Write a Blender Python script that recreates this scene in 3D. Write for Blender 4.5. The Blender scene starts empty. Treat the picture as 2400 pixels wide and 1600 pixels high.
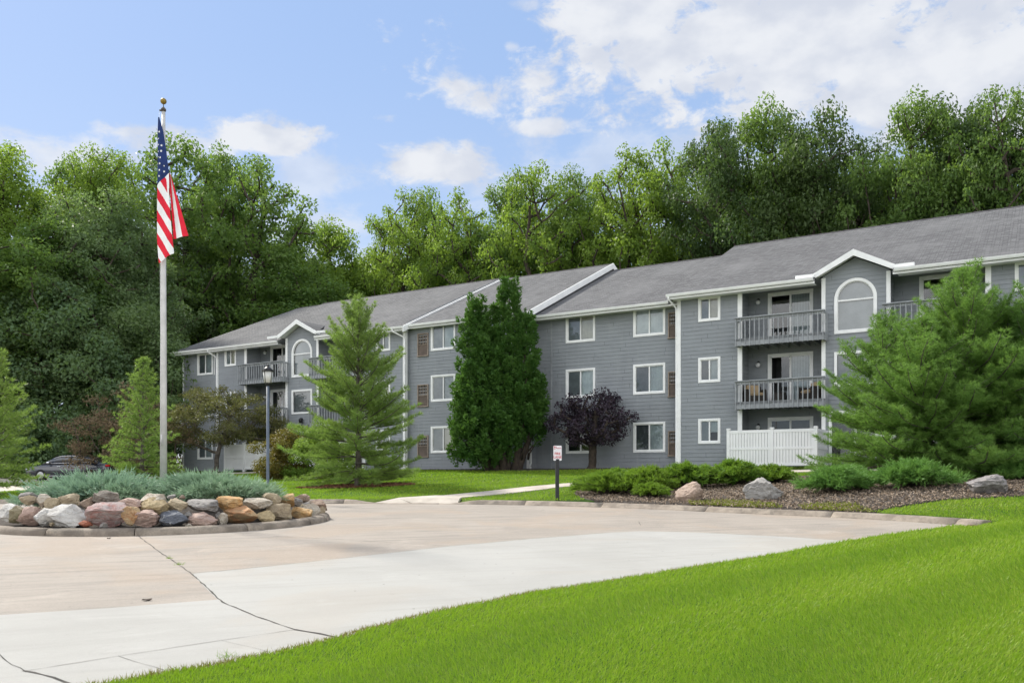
import bpy, bmesh, math, random
import numpy as np
from mathutils import Vector, Matrix, noise
from mathutils.geometry import delaunay_2d_cdt
R = math.radians; PI = math.pi
SC = bpy.context.scene; COL = SC.collection
# ------------------------------------------------------------------ camera
cam = bpy.data.cameras.new('camera'); co = bpy.data.objects.new('camera', cam); COL.objects.link(co)
co.location = (0, 0, 1.5); co.rotation_euler = (R(90), 0, 0)
cam.sensor_width = 36; cam.lens = 36 * 2041 / 2400; cam.shift_y = (1119 - 800) / 2400
cam.clip_start = .1; cam.clip_end = 3000; SC.camera = co
# ------------------------------------------------------------------ light
SUN = Vector((-.75, .80, 1.0)).normalized()
SUN_EL = math.asin(SUN.z); SUN_AZ = math.atan2(SUN.x, SUN.y)
sl = bpy.data.lights.new('sun', 'SUN'); sl.energy = 3.5; sl.angle = R(5.5); sl.color = (1, .95, .86)
so = bpy.data.objects.new('sun', sl); COL.objects.link(so); so.location = (-20, 30, 60)
so.rotation_euler = SUN.to_track_quat('Z', 'Y').to_euler()
SC.view_settings.view_transform = 'Standard'; SC.view_settings.look = 'None'
SC.view_settings.exposure = 0.9; SC.view_settings.gamma = 1
W = bpy.data.worlds.new('World'); SC.world = W; W.use_nodes = True
SKY_STRENGTH = .15

class NT:
    def __init__(s, t): s.t = t; s.n = t.nodes; s.l = t.links
    def new(s, k, **kw):
        n = s.n.new(k)
        for a, b in kw.items(): setattr(n, a, b)
        return n
    def set(s, sock, v):
        if isinstance(v, bpy.types.NodeSocket): s.l.new(v, sock)
        else:
            if hasattr(sock.default_value, '__len__') and hasattr(v, '__len__') and len(v) == 3 and len(sock.default_value) == 4: v = (*v, 1)
            sock.default_value = v
    def m(s, op, a, b=0, c=0):
        n = s.new('ShaderNodeMath', operation=op); s.set(n.inputs[0], a); s.set(n.inputs[1], b)
        if op in ('MULTIPLY_ADD', 'COMPARE'): s.set(n.inputs[2], c)
        return n.outputs[0]
    def vm(s, op, a, b=(0, 0, 0)):
        n = s.new('ShaderNodeVectorMath', operation=op); s.set(n.inputs[0], a)
        if op == 'SCALE': s.set(n.inputs['Scale'], b)
        else: s.set(n.inputs[1], b)
        return n.outputs[0]
    def noise(s, vec, scale, detail=4, rough=.55, dist=0):
        n = s.new('ShaderNodeTexNoise'); s.set(n.inputs['Vector'], vec); n.inputs['Scale'].default_value = scale
        n.inputs['Detail'].default_value = detail; n.inputs['Roughness'].default_value = rough; n.inputs['Distortion'].default_value = dist
        return n.outputs['Fac']
    def ramp(s, f, lo, hi, a=0., b=1.):
        n = s.new('ShaderNodeMapRange', interpolation_type='SMOOTHSTEP'); s.set(n.inputs[0], f)
        n.inputs[1].default_value = lo; n.inputs[2].default_value = hi; n.inputs[3].default_value = a; n.inputs[4].default_value = b
        return n.outputs[0]
    def mix(s, f, a, b, mode='MIX'):
        n = s.new('ShaderNodeMix', data_type='RGBA', blend_type=mode); s.set(n.inputs[0], f); s.set(n.inputs[6], a); s.set(n.inputs[7], b)
        return n.outputs[2]
    def sep(s, v):
        n = s.new('ShaderNodeSeparateXYZ'); s.set(n.inputs[0], v); return n.outputs
    def comb(s, x, y, z):
        n = s.new('ShaderNodeCombineXYZ'); s.set(n.inputs[0], x); s.set(n.inputs[1], y); s.set(n.inputs[2], z); return n.outputs[0]

def build_world():
    t = NT(W.node_tree); t.n.clear()
    sky = t.new('ShaderNodeTexSky', sky_type='NISHITA'); sky.sun_disc = False
    sky.sun_elevation = SUN_EL; sky.sun_rotation = SUN_AZ; sky.air_density = 1.0; sky.dust_density = .4; sky.ozone_density = 2.2
    d = t.vm('NORMALIZE', t.new('ShaderNodeTexCoord').outputs['Generated'])
    x, y, z = t.sep(d)
    az = t.m('ARCTAN2', x, y); el = t.m('ARCSINE', z)
    def ae(px, py):
        a = math.atan((px - 1176) / 2000); return a, math.atan((1097 - py) / math.hypot(2000, px - 1176))
    p = t.comb(az, t.m('MULTIPLY', el, 1.7), 0)
    n1 = t.noise(p, 7, 9, .62, .3); n2 = t.noise(p, 24, 7, .65, .4)
    wob = t.m('ADD', t.m('MULTIPLY', t.m('SUBTRACT', n1, .5), 4.2), t.m('MULTIPLY', t.m('SUBTRACT', n2, .5), 2.4))
    total = None
    # clouds of that day, by azimuth and elevation (soft ellipses broken up by noise): px, py, rx, ry, density
    for px, py, rx, ry, k in [(1900, 40, 820, 200, 1.6), (1600, 110, 380, 110, 1.3), (2260, 190, 360, 140, 1.3), (1090, 205, 100, 52, 1.1),
            (1240, 178, 66, 42, 1.15), (1275, 294, 100, 24, .95), (620, 312, 150, 44, 1.25), (1010, 372, 185, 48, 1.15), (390, 325, 170, 36, .9),
            (740, 385, 130, 60, .55), (140, 355, 210, 50, .8), (1175, 107, 26, 14, .7), (885, 272, 40, 12, .6), (1210, 12, 50, 16, .6), (760, 520, 90, 30, .6),
            (2000, 320, 420, 90, .7), (1500, 400, 500, 120, .45), (300, 640, 800, 200, .5)]:
        a, e = ae(px, py)
        u = t.m('DIVIDE', t.m('SUBTRACT', az, a), rx / 2000); v = t.m('DIVIDE', t.m('SUBTRACT', el, e), ry / 2000)
        r2 = t.m('ADD', t.m('MULTIPLY', u, u), t.m('MULTIPLY', v, v))
        g = t.m('SUBTRACT', t.m('ADD', 1.0, wob), t.m('MULTIPLY', r2, 1.0))
        mk = t.ramp(g, -.15, 1.0, 0, k)
        total = mk if total is None else t.m('MAXIMUM', total, mk)
    # the rest of the sky: scattered clouds
    back = t.noise(d, 2.6, 7, .6, .3)
    bm = t.ramp(back, .40, .58, 0, .95)
    out = t.ramp(t.m('ABSOLUTE', az), .62, .8)
    up = t.ramp(el, .50, .62)
    bm = t.m('MULTIPLY', bm, t.m('MAXIMUM', out, up))
    total = t.m('MINIMUM', t.m('MAXIMUM', total, bm), 1)
    shade = t.noise(p, 14, 5, .5)
    cc = t.mix(t.ramp(shade, .35, .65), (2.5, 2.62, 2.9), (3.15, 3.2, 3.3))
    skyc = t.mix(1, sky.outputs[0], (.50, .46, .50), 'MULTIPLY')
    skyc = t.mix(.7, skyc, t.mix(t.ramp(el, .02, .5), (2.3, 2.8, 3.3), (1.5, 2.2, 3.4)))
    # unseen clouds behind the viewer, made extra bright to fill the shaded facade
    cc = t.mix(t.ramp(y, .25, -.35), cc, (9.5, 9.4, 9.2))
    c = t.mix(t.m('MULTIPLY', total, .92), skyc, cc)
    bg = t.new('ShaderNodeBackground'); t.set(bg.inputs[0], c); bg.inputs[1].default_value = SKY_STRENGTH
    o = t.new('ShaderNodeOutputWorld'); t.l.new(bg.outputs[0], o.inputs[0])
build_world()

# ------------------------------------------------------------------ helpers
def tag(o, label=None, cat=None, group=None, kind=None):
    if label: o['label'] = label
    if cat: o['category'] = cat
    if group: o['group'] = group
    if kind: o['kind'] = kind
    return o
def empty(name, loc=(0, 0, 0), rz=0, parent=None):
    o = bpy.data.objects.new(name, None); COL.objects.link(o); o.location = loc; o.rotation_euler = (0, 0, rz); o.empty_display_size = .3
    if parent: o.parent = parent
    return o
def link(name, me, parent=None, mats=()):
    o = bpy.data.objects.new(name, me); COL.objects.link(o)
    for m in (mats if isinstance(mats, (list, tuple)) else [mats]): me.materials.append(m)
    if parent: o.parent = parent
    return o
def copy_tree(o, parent=None):
    c = o.copy(); COL.objects.link(c); c.parent = parent
    for ch in list(o.children): copy_tree(ch, c)
    return c
class MB:
    def __init__(s): s.v = []; s.f = []; s.mi = []; s.sm = []; s.cur = 0
    def face(s, pts, sm=False):
        i = len(s.v); s.v += [tuple(p) for p in pts]; s.f.append(tuple(range(i, i + len(pts)))); s.mi.append(s.cur); s.sm.append(sm)
    def box(s, x0, x1, y0, y1, z0, z1):
        i = len(s.v)
        s.v += [(x0, y0, z0), (x1, y0, z0), (x1, y1, z0), (x0, y1, z0), (x0, y0, z1), (x1, y0, z1), (x1, y1, z1), (x0, y1, z1)]
        for q in ((0, 3, 2, 1), (4, 5, 6, 7), (0, 1, 5, 4), (1, 2, 6, 5), (2, 3, 7, 6), (3, 0, 4, 7)):
            s.f.append(tuple(i + k for k in q)); s.mi.append(s.cur); s.sm.append(False)
    def prism(s, poly, d):          # poly: list of 3D points, d: extrusion vector
        n = len(poly); i = len(s.v); d = Vector(d)
        s.v += [tuple(p) for p in poly] + [tuple(Vector(p) + d) for p in poly]
        s.f.append(tuple(range(i, i + n))); s.f.append(tuple(range(i + 2 * n - 1, i + n - 1, -1))); s.mi += [s.cur] * 2; s.sm += [False] * 2
        for k in range(n):
            s.f.append((i + k, i + n + k, i + n + (k + 1) % n, i + (k + 1) % n)); s.mi.append(s.cur); s.sm.append(False)
    def tube(s, pts, rad, n=8, cap=True):
        pts = [Vector(p) for p in pts]; rad = rad if hasattr(rad, '__len__') else [rad] * len(pts)
        i0 = len(s.v); up = None
        for k, p in enumerate(pts):
            a = pts[max(k - 1, 0)]; b = pts[min(k + 1, len(pts) - 1)]; t = (b - a)
            t = t.normalized() if t.length > 1e-9 else Vector((0, 0, 1))
            if up is None: up = t.orthogonal().normalized()
            e1 = (up - t * up.dot(t)); e1 = e1.normalized() if e1.length > 1e-6 else t.orthogonal().normalized(); up = e1; e2 = t.cross(e1)
            for j in range(n):
                q = 2 * PI * j / n; s.v.append(tuple(p + (e1 * math.cos(q) + e2 * math.sin(q)) * rad[k]))
        for k in range(len(pts) - 1):
            for j in range(n):
                a = i0 + k * n + j; b = i0 + k * n + (j + 1) % n
                s.f.append((a, b, b + n, a + n)); s.mi.append(s.cur); s.sm.append(True)
        if cap:
            s.f.append(tuple(i0 + n - 1 - j for j in range(n))); s.f.append(tuple(i0 + (len(pts) - 1) * n + j for j in range(n))); s.mi += [s.cur] * 2; s.sm += [False] * 2
    def lathe(s, prof, n=24, c=(0, 0)):
        s.tube([(c[0], c[1], z) for r, z in prof], [r for r, z in prof], n) if all(prof[k + 1][1] > prof[k][1] for k in range(len(prof) - 1)) else s._lathe(prof, n, c)
    def _lathe(s, prof, n, c):
        i0 = len(s.v)
        for r, z in prof:
            for j in range(n): q = 2 * PI * j / n; s.v.append((c[0] + r * math.cos(q), c[1] + r * math.sin(q), z))
        for k in range(len(prof) - 1):
            for j in range(n):
                a = i0 + k * n + j; b = i0 + k * n + (j + 1) % n; s.f.append((a, b, b + n, a + n)); s.mi.append(s.cur); s.sm.append(True)
    def sphere(s, c, r, n=16, m=10):
        c = Vector(c); r = r if hasattr(r, '__len__') else (r, r, r)
        i0 = len(s.v)
        for k in range(m + 1):
            a = PI * k / m
            for j in range(n): q = 2 * PI * j / n; s.v.append((c.x + r[0] * math.sin(a) * math.cos(q), c.y + r[1] * math.sin(a) * math.sin(q), c.z - r[2] * math.cos(a)))
        for k in range(m):
            for j in range(n):
                a = i0 + k * n + j; b = i0 + k * n + (j + 1) % n; s.f.append((a, b, b + n, a + n)); s.mi.append(s.cur); s.sm.append(True)
    def mesh(s, name):
        me = bpy.data.meshes.new(name); me.from_pydata(s.v, [], s.f)
        me.polygons.foreach_set('material_index', s.mi); me.polygons.foreach_set('use_smooth', s.sm); me.update(); return me
    def build(s, name, mats, parent=None): return link(name, s.mesh(name), parent, mats)
def npmesh(name, V, k, col=None):
    """V (n*k,3) vertices, faces of k corners each, optional colour per face"""
    V = np.asarray(V, dtype=np.float32); n = len(V) // k
    me = bpy.data.meshes.new(name); me.vertices.add(n * k); me.vertices.foreach_set('co', V.ravel())
    me.loops.add(n * k); me.loops.foreach_set('vertex_index', np.arange(n * k, dtype=np.int32))
    me.polygons.add(n); me.polygons.foreach_set('loop_start', np.arange(0, n * k, k, dtype=np.int32))
    try: me.polygons.foreach_set('loop_total', np.full(n, k, dtype=np.int32))
    except Exception: pass
    if col is not None:
        a = me.attributes.new('Col', 'FLOAT_COLOR', 'POINT'); c = np.ones((n * k, 4), np.float32); c[:, :3] = np.repeat(col, k, 0)
        a.data.foreach_set('color', c.ravel())
    me.update(calc_edges=True); return me
def nrm(a): return a / np.maximum(np.linalg.norm(a, axis=-1, keepdims=True), 1e-9)

# ------------------------------------------------------------------ materials
def M(name, c1, c2=None, scale=3, rough=.7, bump=0, bscale=40, spec=.3, metal=0, detail=5, lo=.35, hi=.65, fine=0, coord='Object', stain=None):
    m = bpy.data.materials.new(name); m.use_nodes = True; t = NT(m.node_tree); b = t.n['Principled BSDF']
    b.inputs['Roughness'].default_value = rough; b.inputs['Metallic'].default_value = metal; b.inputs['Specular IOR Level'].default_value = spec
    tc = t.new('ShaderNodeTexCoord').outputs[coord]; c = None
    c2 = c2 or tuple(v * .86 for v in c1)
    c = t.mix(t.ramp(t.noise(tc, scale, detail, .6), lo, hi), c1, c2)
    if fine: c = t.mix(t.ramp(t.noise(tc, bscale, 2, .7), .3, .7, 0, fine), c, tuple(v * .45 for v in c1))
    if stain: c = t.mix(t.ramp(t.noise(tc, stain[1], 6, .65, .6), .52, .72, 0, stain[2]), c, stain[0])
    t.set(b.inputs['Base Color'], c)
    if bump:
        bn = t.new('ShaderNodeBump'); bn.inputs['Strength'].default_value = bump; bn.inputs['Distance'].default_value = .02
        t.set(bn.inputs['Height'], t.noise(tc, bscale, 6, .65)); t.l.new(bn.outputs[0], b.inputs['Normal'])
    return m
def leafmat(name, c1, c2, trans, tw=.35, rough=.55):
    """c1..c2 by the leaf's own random tone, some light passing through the leaf"""
    m = bpy.data.materials.new(name); m.use_nodes = True; t = NT(m.node_tree); t.n.clear()
    at = t.new('ShaderNodeAttribute', attribute_name='Col'); r = t.sep(at.outputs['Vector'])
    oi = t.new('ShaderNodeObjectInfo').outputs['Random']
    c = t.mix(r[0], c1, c2); c = t.mix(t.m('MULTIPLY', oi, .35), c, tuple(v * k for v, k in zip(c2, (1.3, 1.1, .8))))
    tr = t.mix(r[0], trans, tuple(v * .7 for v in trans))
    d = t.new('ShaderNodeBsdfPrincipled'); t.set(d.inputs['Base Color'], c); d.inputs['Roughness'].default_value = rough; d.inputs['Specular IOR Level'].default_value = .5 if rough < .4 else .25
    q = t.new('ShaderNodeBsdfTranslucent'); t.set(q.inputs[0], tr)
    mx = t.new('ShaderNodeMixShader'); mx.inputs[0].default_value = tw; t.l.new(d.outputs[0], mx.inputs[1]); t.l.new(q.outputs[0], mx.inputs[2])
    o = t.new('ShaderNodeOutputMaterial'); t.l.new(mx.outputs[0], o.inputs[0]); return m
MAT = {}
MAT['white'] = M('white_paint', (.88, .88, .87), (.80, .80, .79), 2, .45, .1, 30)
MAT['vinyl'] = M('white_vinyl', (.82, .82, .83), (.76, .76, .77), 1.2, .35)
MAT['grey_trim'] = M('grey_painted_wood', (.34, .355, .37), (.26, .272, .285), 3, .7, .2, 40)
MAT['tan'] = M('tan_metal', (.32, .26, .21), (.24, .19, .15), 4, .5)
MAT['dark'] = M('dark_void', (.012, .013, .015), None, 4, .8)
MAT['room'] = M('room_wall', (.10, .10, .10), (.06, .06, .06), 1, .9)
MAT['blind'] = M('pale_blind', (.62, .66, .66), (.50, .54, .55), 2, .8)
MAT['screen'] = M('insect_screen', (.25, .27, .29), (.20, .215, .235), 3, .7)
MAT['bark'] = M('bark', (.085, .065, .05), (.045, .036, .03), 6, .95, .9, 25)
MAT['bark_grey'] = M('grey_bark', (.15, .13, .11), (.07, .06, .052), 6, .95, .9, 25)
MAT['conc_kerb'] = M('kerb_concrete', (.33, .28, .225), (.18, .15, .12), 2.5, .9, .8, 45, fine=.5, stain=((.10, .09, .075), 1.6, .85))
MAT['path'] = M('path_concrete', (.48, .43, .37), (.36, .32, .27), 1.5, .9, .3, 60, fine=.2)
MAT['black'] = M('black_metal', (.02, .021, .023), None, 5, .45)
MAT['signpost'] = M('dark_post', (.03, .032, .036), (.02, .02, .024), 5, .6)
MAT['lamp_post'] = M('blue_grey_post', (.10, .125, .16), (.075, .095, .125), 4, .45)
MAT['pole'] = M('brushed_aluminium', (.55, .535, .515), (.45, .44, .42), 3, .5, .05, 60, metal=.1)
MAT['gold'] = M('weathered_gold', (.38, .26, .05), (.22, .15, .035), 9, .45, metal=.5)
MAT['red'] = M('flag_red', (.72, .02, .045), (.60, .015, .035), 4, .8)
MAT['fwhite'] = M('flag_white', (.85, .85, .84), (.76, .76, .77), 4, .8)
MAT['blue'] = M('flag_blue', (.015, .035, .14), (.01, .025, .10), 4, .8)
MAT['wood_mulch'] = M('dark_mulch', (.085, .07, .058), (.045, .036, .03), 7, 1, 1, 35, fine=.6)
MAT['chips'] = M('bark_chips', (.22, .18, .15), (.08, .06, .05), .8, 1)
MAT['red_mulch'] = M('red_mulch', (.20, .10, .065), (.11, .055, .04), 6, 1, 1, 30, fine=.5)
MAT['soil'] = M('soil', (.14, .085, .045), (.08, .05, .03), 9, 1, 1, 30)
MAT['forest_floor'] = M('forest_floor', (.035, .04, .02), (.02, .022, .013), .6, 1, .5, 8)
MAT['red_ink'] = M('red_ink', (.5, .02, .03), None, 4, .5)
MAT['sign_white'] = M('sign_white', (.75, .74, .76), None, 4, .4)
MAT['cushion'] = M('tan_cushion', (.45, .34, .21), (.38, .28, .17), 8, .9)
MAT['wicker'] = M('dark_wicker', (.05, .042, .038), (.03, .026, .022), 30, .7)

def glassmat():
    m = bpy.data.materials.new('window_glass'); m.use_nodes = True; t = NT(m.node_tree); t.n.clear()
    fr = t.new('ShaderNodeFresnel'); fr.inputs[0].default_value = 1.5
    g = t.new('ShaderNodeBsdfGlossy'); g.inputs['Roughness'].default_value = .03; g.inputs[0].default_value = (1, 1, 1, 1)
    tr = t.new('ShaderNodeBsdfTransparent'); tr.inputs[0].default_value = (.86, .9, .9, 1)
    mx = t.new('ShaderNodeMixShader'); t.set(mx.inputs[0], t.m('MINIMUM', t.m('MULTIPLY_ADD', fr.outputs[0], 1.2, .04), 1)); t.l.new(tr.outputs[0], mx.inputs[1]); t.l.new(g.outputs[0], mx.inputs[2])
    o = t.new('ShaderNodeOutputMaterial'); t.l.new(mx.outputs[0], o.inputs[0]); return m
MAT['glass'] = glassmat()
def siding():
    m = bpy.data.materials.new('grey_lap_siding'); m.use_nodes = True; t = NT(m.node_tree); b = t.n['Principled BSDF']; b.inputs['Roughness'].default_value = .75
    b.inputs['Specular IOR Level'].default_value = .25
    g = t.new('ShaderNodeTexCoord').outputs['Object']; x, y, z = t.sep(g)
    s = t.comb(t.m('MULTIPLY', x, .7), t.m('MULTIPLY', y, .7), t.m('MULTIPLY', z, 5.5))
    c = t.mix(t.ramp(t.noise(s, 1.5, 4, .6), .3, .7), (.30, .318, .338), (.262, .279, .298))
    c = t.mix(t.ramp(t.noise(g, .5, 4, .6), .4, .75, 0, .4), c, (.21, .22, .235)); c = t.mix(t.ramp(t.noise(t.comb(t.m('MULTIPLY', x, 3), t.m('MULTIPLY', y, 3), t.m('MULTIPLY', z, .35)), 1.5, 5, .65), .52, .75, 0, .3), c, (.37, .38, .39))
    c = t.mix(t.ramp(t.noise(g, 90, 2, .7), .35, .7, 0, .22), c, (.15, .16, .17))
    row = t.m('FLOOR', t.m('DIVIDE', z, .178)); hsh = t.m('FRACT', t.m('MULTIPLY', t.m('SINE', t.m('MULTIPLY', row, 12.9898)), 43758.5))
    fx = t.m('FRACT', t.m('ADD', t.m('DIVIDE', t.m('ADD', x, y), 3.66), hsh))
    c = t.mix(t.m('MULTIPLY', t.m('LESS_THAN', fx, .0035), .7), c, (.03, .03, .035))
    t.set(b.inputs['Base Color'], c)
    bn = t.new('ShaderNodeBump'); bn.inputs['Strength'].default_value = .25; bn.inputs['Distance'].default_value = .01
    t.set(bn.inputs['Height'], t.noise(t.comb(t.m('MULTIPLY', x, 2), t.m('MULTIPLY', y, 2), t.m('MULTIPLY', z, 30)), 3, 4, .7)); t.l.new(bn.outputs[0], b.inputs['Normal'])
    return m
MAT['siding'] = siding()
def shingles():
    m = bpy.data.materials.new('asphalt_shingles'); m.use_nodes = True; t = NT(m.node_tree); b = t.n['Principled BSDF']; b.inputs['Roughness'].default_value = .95
    b.inputs['Specular IOR Level'].default_value = .15
    g = t.new('ShaderNodeTexCoord').outputs['Object']; x, y, z = t.sep(g)
    s = t.comb(x, t.m('MULTIPLY', z, 2.45), 0)
    br = t.new('ShaderNodeTexBrick'); t.set(br.inputs['Vector'], s); br.inputs['Scale'].default_value = 1; br.inputs['Brick Width'].default_value = .28; br.inputs['Row Height'].default_value = .14
    br.inputs['Mortar Size'].default_value = .012; br.inputs['Color1'].default_value = (.165, .165, .168, 1); br.inputs['Color2'].default_value = (.085, .085, .088, 1); br.inputs['Mortar'].default_value = (.045, .044, .047, 1)
    br.offset = .37; br.squash_frequency = 3; br.inputs['Bias'].default_value = -.1
    c = t.mix(t.ramp(t.noise(s, 3.2, 4, .7), .3, .7, 0, .6), br.outputs[0], (.092, .092, .095))
    c = t.mix(t.ramp(t.noise(s, .35, 5, .6, .5), .42, .7, 0, .5), c, (.165, .165, .167))
    st = t.comb(t.m('MULTIPLY', x, 1.6), t.m('MULTIPLY', z, .35), 0)
    c = t.mix(t.ramp(t.noise(st, 1.2, 5, .65), .5, .75, 0, .35), c, (.09, .087, .092))
    t.set(b.inputs['Base Color'], c)
    bn = t.new('ShaderNodeBump'); bn.inputs['Strength'].default_value = .6; bn.inputs['Distance'].default_value = .02
    t.set(bn.inputs['Height'], br.outputs[1]); bn.invert = True; t.l.new(bn.outputs[0], b.inputs['Normal']); return m
MAT['shingle'] = shingles()
def concrete(name, a, b_, dark, k, grain=.3):
    m = bpy.data.materials.new(name); m.use_nodes = True; t = NT(m.node_tree); b = t.n['Principled BSDF']; b.inputs['Roughness'].default_value = .88; b.inputs['Specular IOR Level'].default_value = .25
    g = t.new('ShaderNodeTexCoord').outputs['Object']; x, y, z = t.sep(g)
    c = t.mix(t.ramp(t.noise(g, .45, 7, .62, .8), .35, .68), a, b_)
    brush = t.comb(t.m('MULTIPLY', t.m('ADD', x, t.m('MULTIPLY', y, .35)), .22), t.m('MULTIPLY', t.m('SUBTRACT', y, t.m('MULTIPLY', x, .35)), 2.2), 0)
    c = t.mix(t.ramp(t.noise(brush, 1.6, 6, .65, .3), .45, .75, 0, k), c, dark)
    c = t.mix(t.ramp(t.noise(g, 1.9, 6, .7, 1.2), .6, .78, 0, k * .8), c, tuple(v * .7 for v in dark))
    c = t.mix(t.ramp(t.noise(g, .23, 5, .6, 1.0), .5, .62, 0, k * .6), c, tuple(v * q for v, q in zip(a, (1.0, .86, .72))))
    c = t.mix(t.ramp(t.noise(g, 5.5, 6, .75, .8), .56, .70, 0, k * .45), c, dark)
    v2 = t.new('ShaderNodeTexVoronoi'); t.set(v2.inputs['Vector'], g); v2.inputs['Scale'].default_value = 3.1; v2.inputs['Randomness'].default_value = 1
    c = t.mix(t.m('MULTIPLY', t.m('LESS_THAN', v2.outputs['Distance'], .045), .8), c, (.05, .045, .04))
    vo = t.new('ShaderNodeTexVoronoi'); t.set(vo.inputs['Vector'], g); vo.inputs['Scale'].default_value = 75
    c = t.mix(t.m('MULTIPLY', t.m('LESS_THAN', vo.outputs['Distance'], .22), grain), c, dark)
    c = t.mix(t.ramp(t.noise(g, .9, 5, .7, .5), .55, .72, 0, k * .6), c, tuple(min(v * 1.3, .6) for v in a)); c = t.mix(t.ramp(t.noise(g, 26, 4, .8), .5, .8, 0, grain), c, dark); c = t.mix(t.ramp(t.noise(g, 160, 2, .8), .35, .7, 0, grain), c, tuple(min(v * 1.35, .8) for v in a))
    t.set(b.inputs['Base Color'], c)
    bn = t.new('ShaderNodeBump'); bn.inputs['Strength'].default_value = .25; bn.inputs['Distance'].default_value = .01
    t.set(bn.inputs['Height'], t.noise(g, 120, 4, .7)); t.l.new(bn.outputs[0], b.inputs['Normal']); return m
MAT['drive_pink'] = concrete('weathered_pink_concrete', (.272, .240, .206), (.205, .182, .157), (.115, .106, .096), .9, .7)
MAT['drive_grey'] = concrete('pale_concrete', (.318, .312, .292), (.282, .276, .257), (.22, .213, .197), .38, .25)
MAT['joint'] = M('dark_joint', (.045, .042, .038), (.09, .08, .07), 5, 1)
def turf():
    m = bpy.data.materials.new('turf'); m.use_nodes = True; t = NT(m.node_tree); b = t.n['Principled BSDF']; b.inputs['Roughness'].default_value = .9; b.inputs['Specular IOR Level'].default_value = .1
    g = t.new('ShaderNodeTexCoord').outputs['Object']
    c = t.mix(t.ramp(t.noise(g, .35, 5, .6, .3), .35, .65), (.04, .10, .008), (.10, .15, .02))
    c = t.mix(t.ramp(t.noise(g, 2.6, 5, .7), .5, .75, 0, .5), c, (.15, .16, .035))
    c = t.mix(t.ramp(t.noise(g, 22, 3, .7), .4, .7, 0, .5), c, (.03, .07, .008))
    t.set(b.inputs['Base Color'], c)
    bn = t.new('ShaderNodeBump'); bn.inputs['Strength'].default_value = .8; bn.inputs['Distance'].default_value = .04
    t.set(bn.inputs['Height'], t.noise(g, 30, 4, .7)); t.l.new(bn.outputs[0], b.inputs['Normal']); return m
MAT['turf'] = turf()
MAT['grass'] = leafmat('grass_blades', (.045, .17, .006), (.33, .42, .06), (.25, .44, .02), .40, .5)
MAT['leaf'] = leafmat('broad_leaves', (.065, .14, .042), (.13, .21, .055), (.25, .40, .06), .45)
MAT['leaf_light'] = leafmat('light_leaves', (.08, .165, .03), (.16, .25, .045), (.32, .48, .055), .47)
MAT['leaf_dark'] = leafmat('dark_leaves', (.092, .160, .088), (.145, .215, .098), (.25, .38, .10), .46)
MAT['leaf_deep'] = leafmat('deep_green_leaves', (.036, .078, .030), (.082, .132, .045), (.15, .25, .045), .40)
MAT['leaf_crab'] = leafmat('bronze_green_leaves', (.095, .14, .05), (.16, .14, .06), (.22, .24, .06), .35)
MAT['leaf_brown'] = leafmat('brown_leaves', (.13, .105, .065), (.18, .14, .09), (.18, .14, .07), .3)
MAT['leaf_plum'] = leafmat('plum_leaves', (.024, .019, .032), (.058, .040, .058), (.05, .025, .04), .22)
MAT['leaf_red'] = leafmat('turning_leaves', (.055, .12, .022), (.17, .10, .03), (.25, .22, .03), .35)
MAT['needle'] = leafmat('pine_needles', (.11, .20, .055), (.25, .35, .095), (.30, .46, .08), .40)
MAT['needle_dark'] = leafmat('dark_pine_needles', (.045, .135, .045), (.19, .34, .08), (.24, .42, .07), .38)
MAT['cedar'] = leafmat('cedar_sprays', (.03, .10, .022), (.085, .175, .035), (.13, .27, .035), .35)
MAT['blue_juniper'] = leafmat('blue_green_juniper', (.14, .25, .165), (.29, .42, .29), (.25, .38, .25), .28)
MAT['green_juniper'] = leafmat('green_juniper', (.055, .17, .03), (.15, .30, .07), (.17, .32, .06), .3)
MAT['low_juniper'] = leafmat('low_juniper', (.06, .175, .02), (.19, .30, .04), (.22, .36, .03), .34)

# ------------------------------------------------------------------ frames of reference
F = 2041; NX, NY = .5213, .8534; UX, UY = .8534, -.5213; C0 = 37.96; ZB = 1.9
def D(Y): return .026 * Y
def P(x, y, Y): return Vector(((x - 1200) / F * Y, Y, 1.5 + (1119 - y) / F * Y))
def gp(x, y): Y = 3061.5 / (y - 1066); return ((x - 1200) / F * Y, Y)
def wof(X, Y): return NX * X + NY * Y - C0
def world(u, w): return (UX * u + NX * (w + C0), UY * u + NY * (w + C0))
def catmull(pts, n=6):
    out = []
    for i in range(len(pts) - 1):
        p0 = np.array(pts[max(i - 1, 0)]); p1 = np.array(pts[i]); p2 = np.array(pts[i + 1]); p3 = np.array(pts[min(i + 2, len(pts) - 1)])
        for k in range(n):
            t = k / n; out.append(tuple(.5 * (2 * p1 + (p2 - p0) * t + (2 * p0 - 5 * p1 + 4 * p2 - p3) * t * t + (3 * p1 - p0 - 3 * p2 + p3) * t ** 3)))
    out.append(tuple(pts[-1])); return out
FAR = catmull([(-45, 26.4), (-20, 26.8), (-5.7, 26.9), (-4.0, 26.8), (-1.8, 26.6), (.2, 26.1), (1.95, 25.3), (4.0, 24.0), (5.85, 22.4), (7.3, 21.3), (8.3, 20.4), (9.2, 19.2), (9.75, 18.2)], 6)
NEAR = catmull([(9.75, 18.2), (8.1, 16.6), (6.18, 15.0), (4.08, 13.1), (2.44, 11.5), (.99, 10.07), (0, 9.08), (-.79, 8.06), (-1.35, 7.1), (-1.96, 6.26), (-2.53, 5.73), (-3.6, 4.7), (-5.2, 3.3), (-9, .8), (-16, -3), (-45, -12)], 6)
rn = random.Random(3)
NEAR = [(x + rn.uniform(-.03, .03), y + rn.uniform(-.03, .03)) for x, y in NEAR]; NEAR[0] = FAR[-1]
DRIVE = FAR + NEAR[1:]
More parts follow.
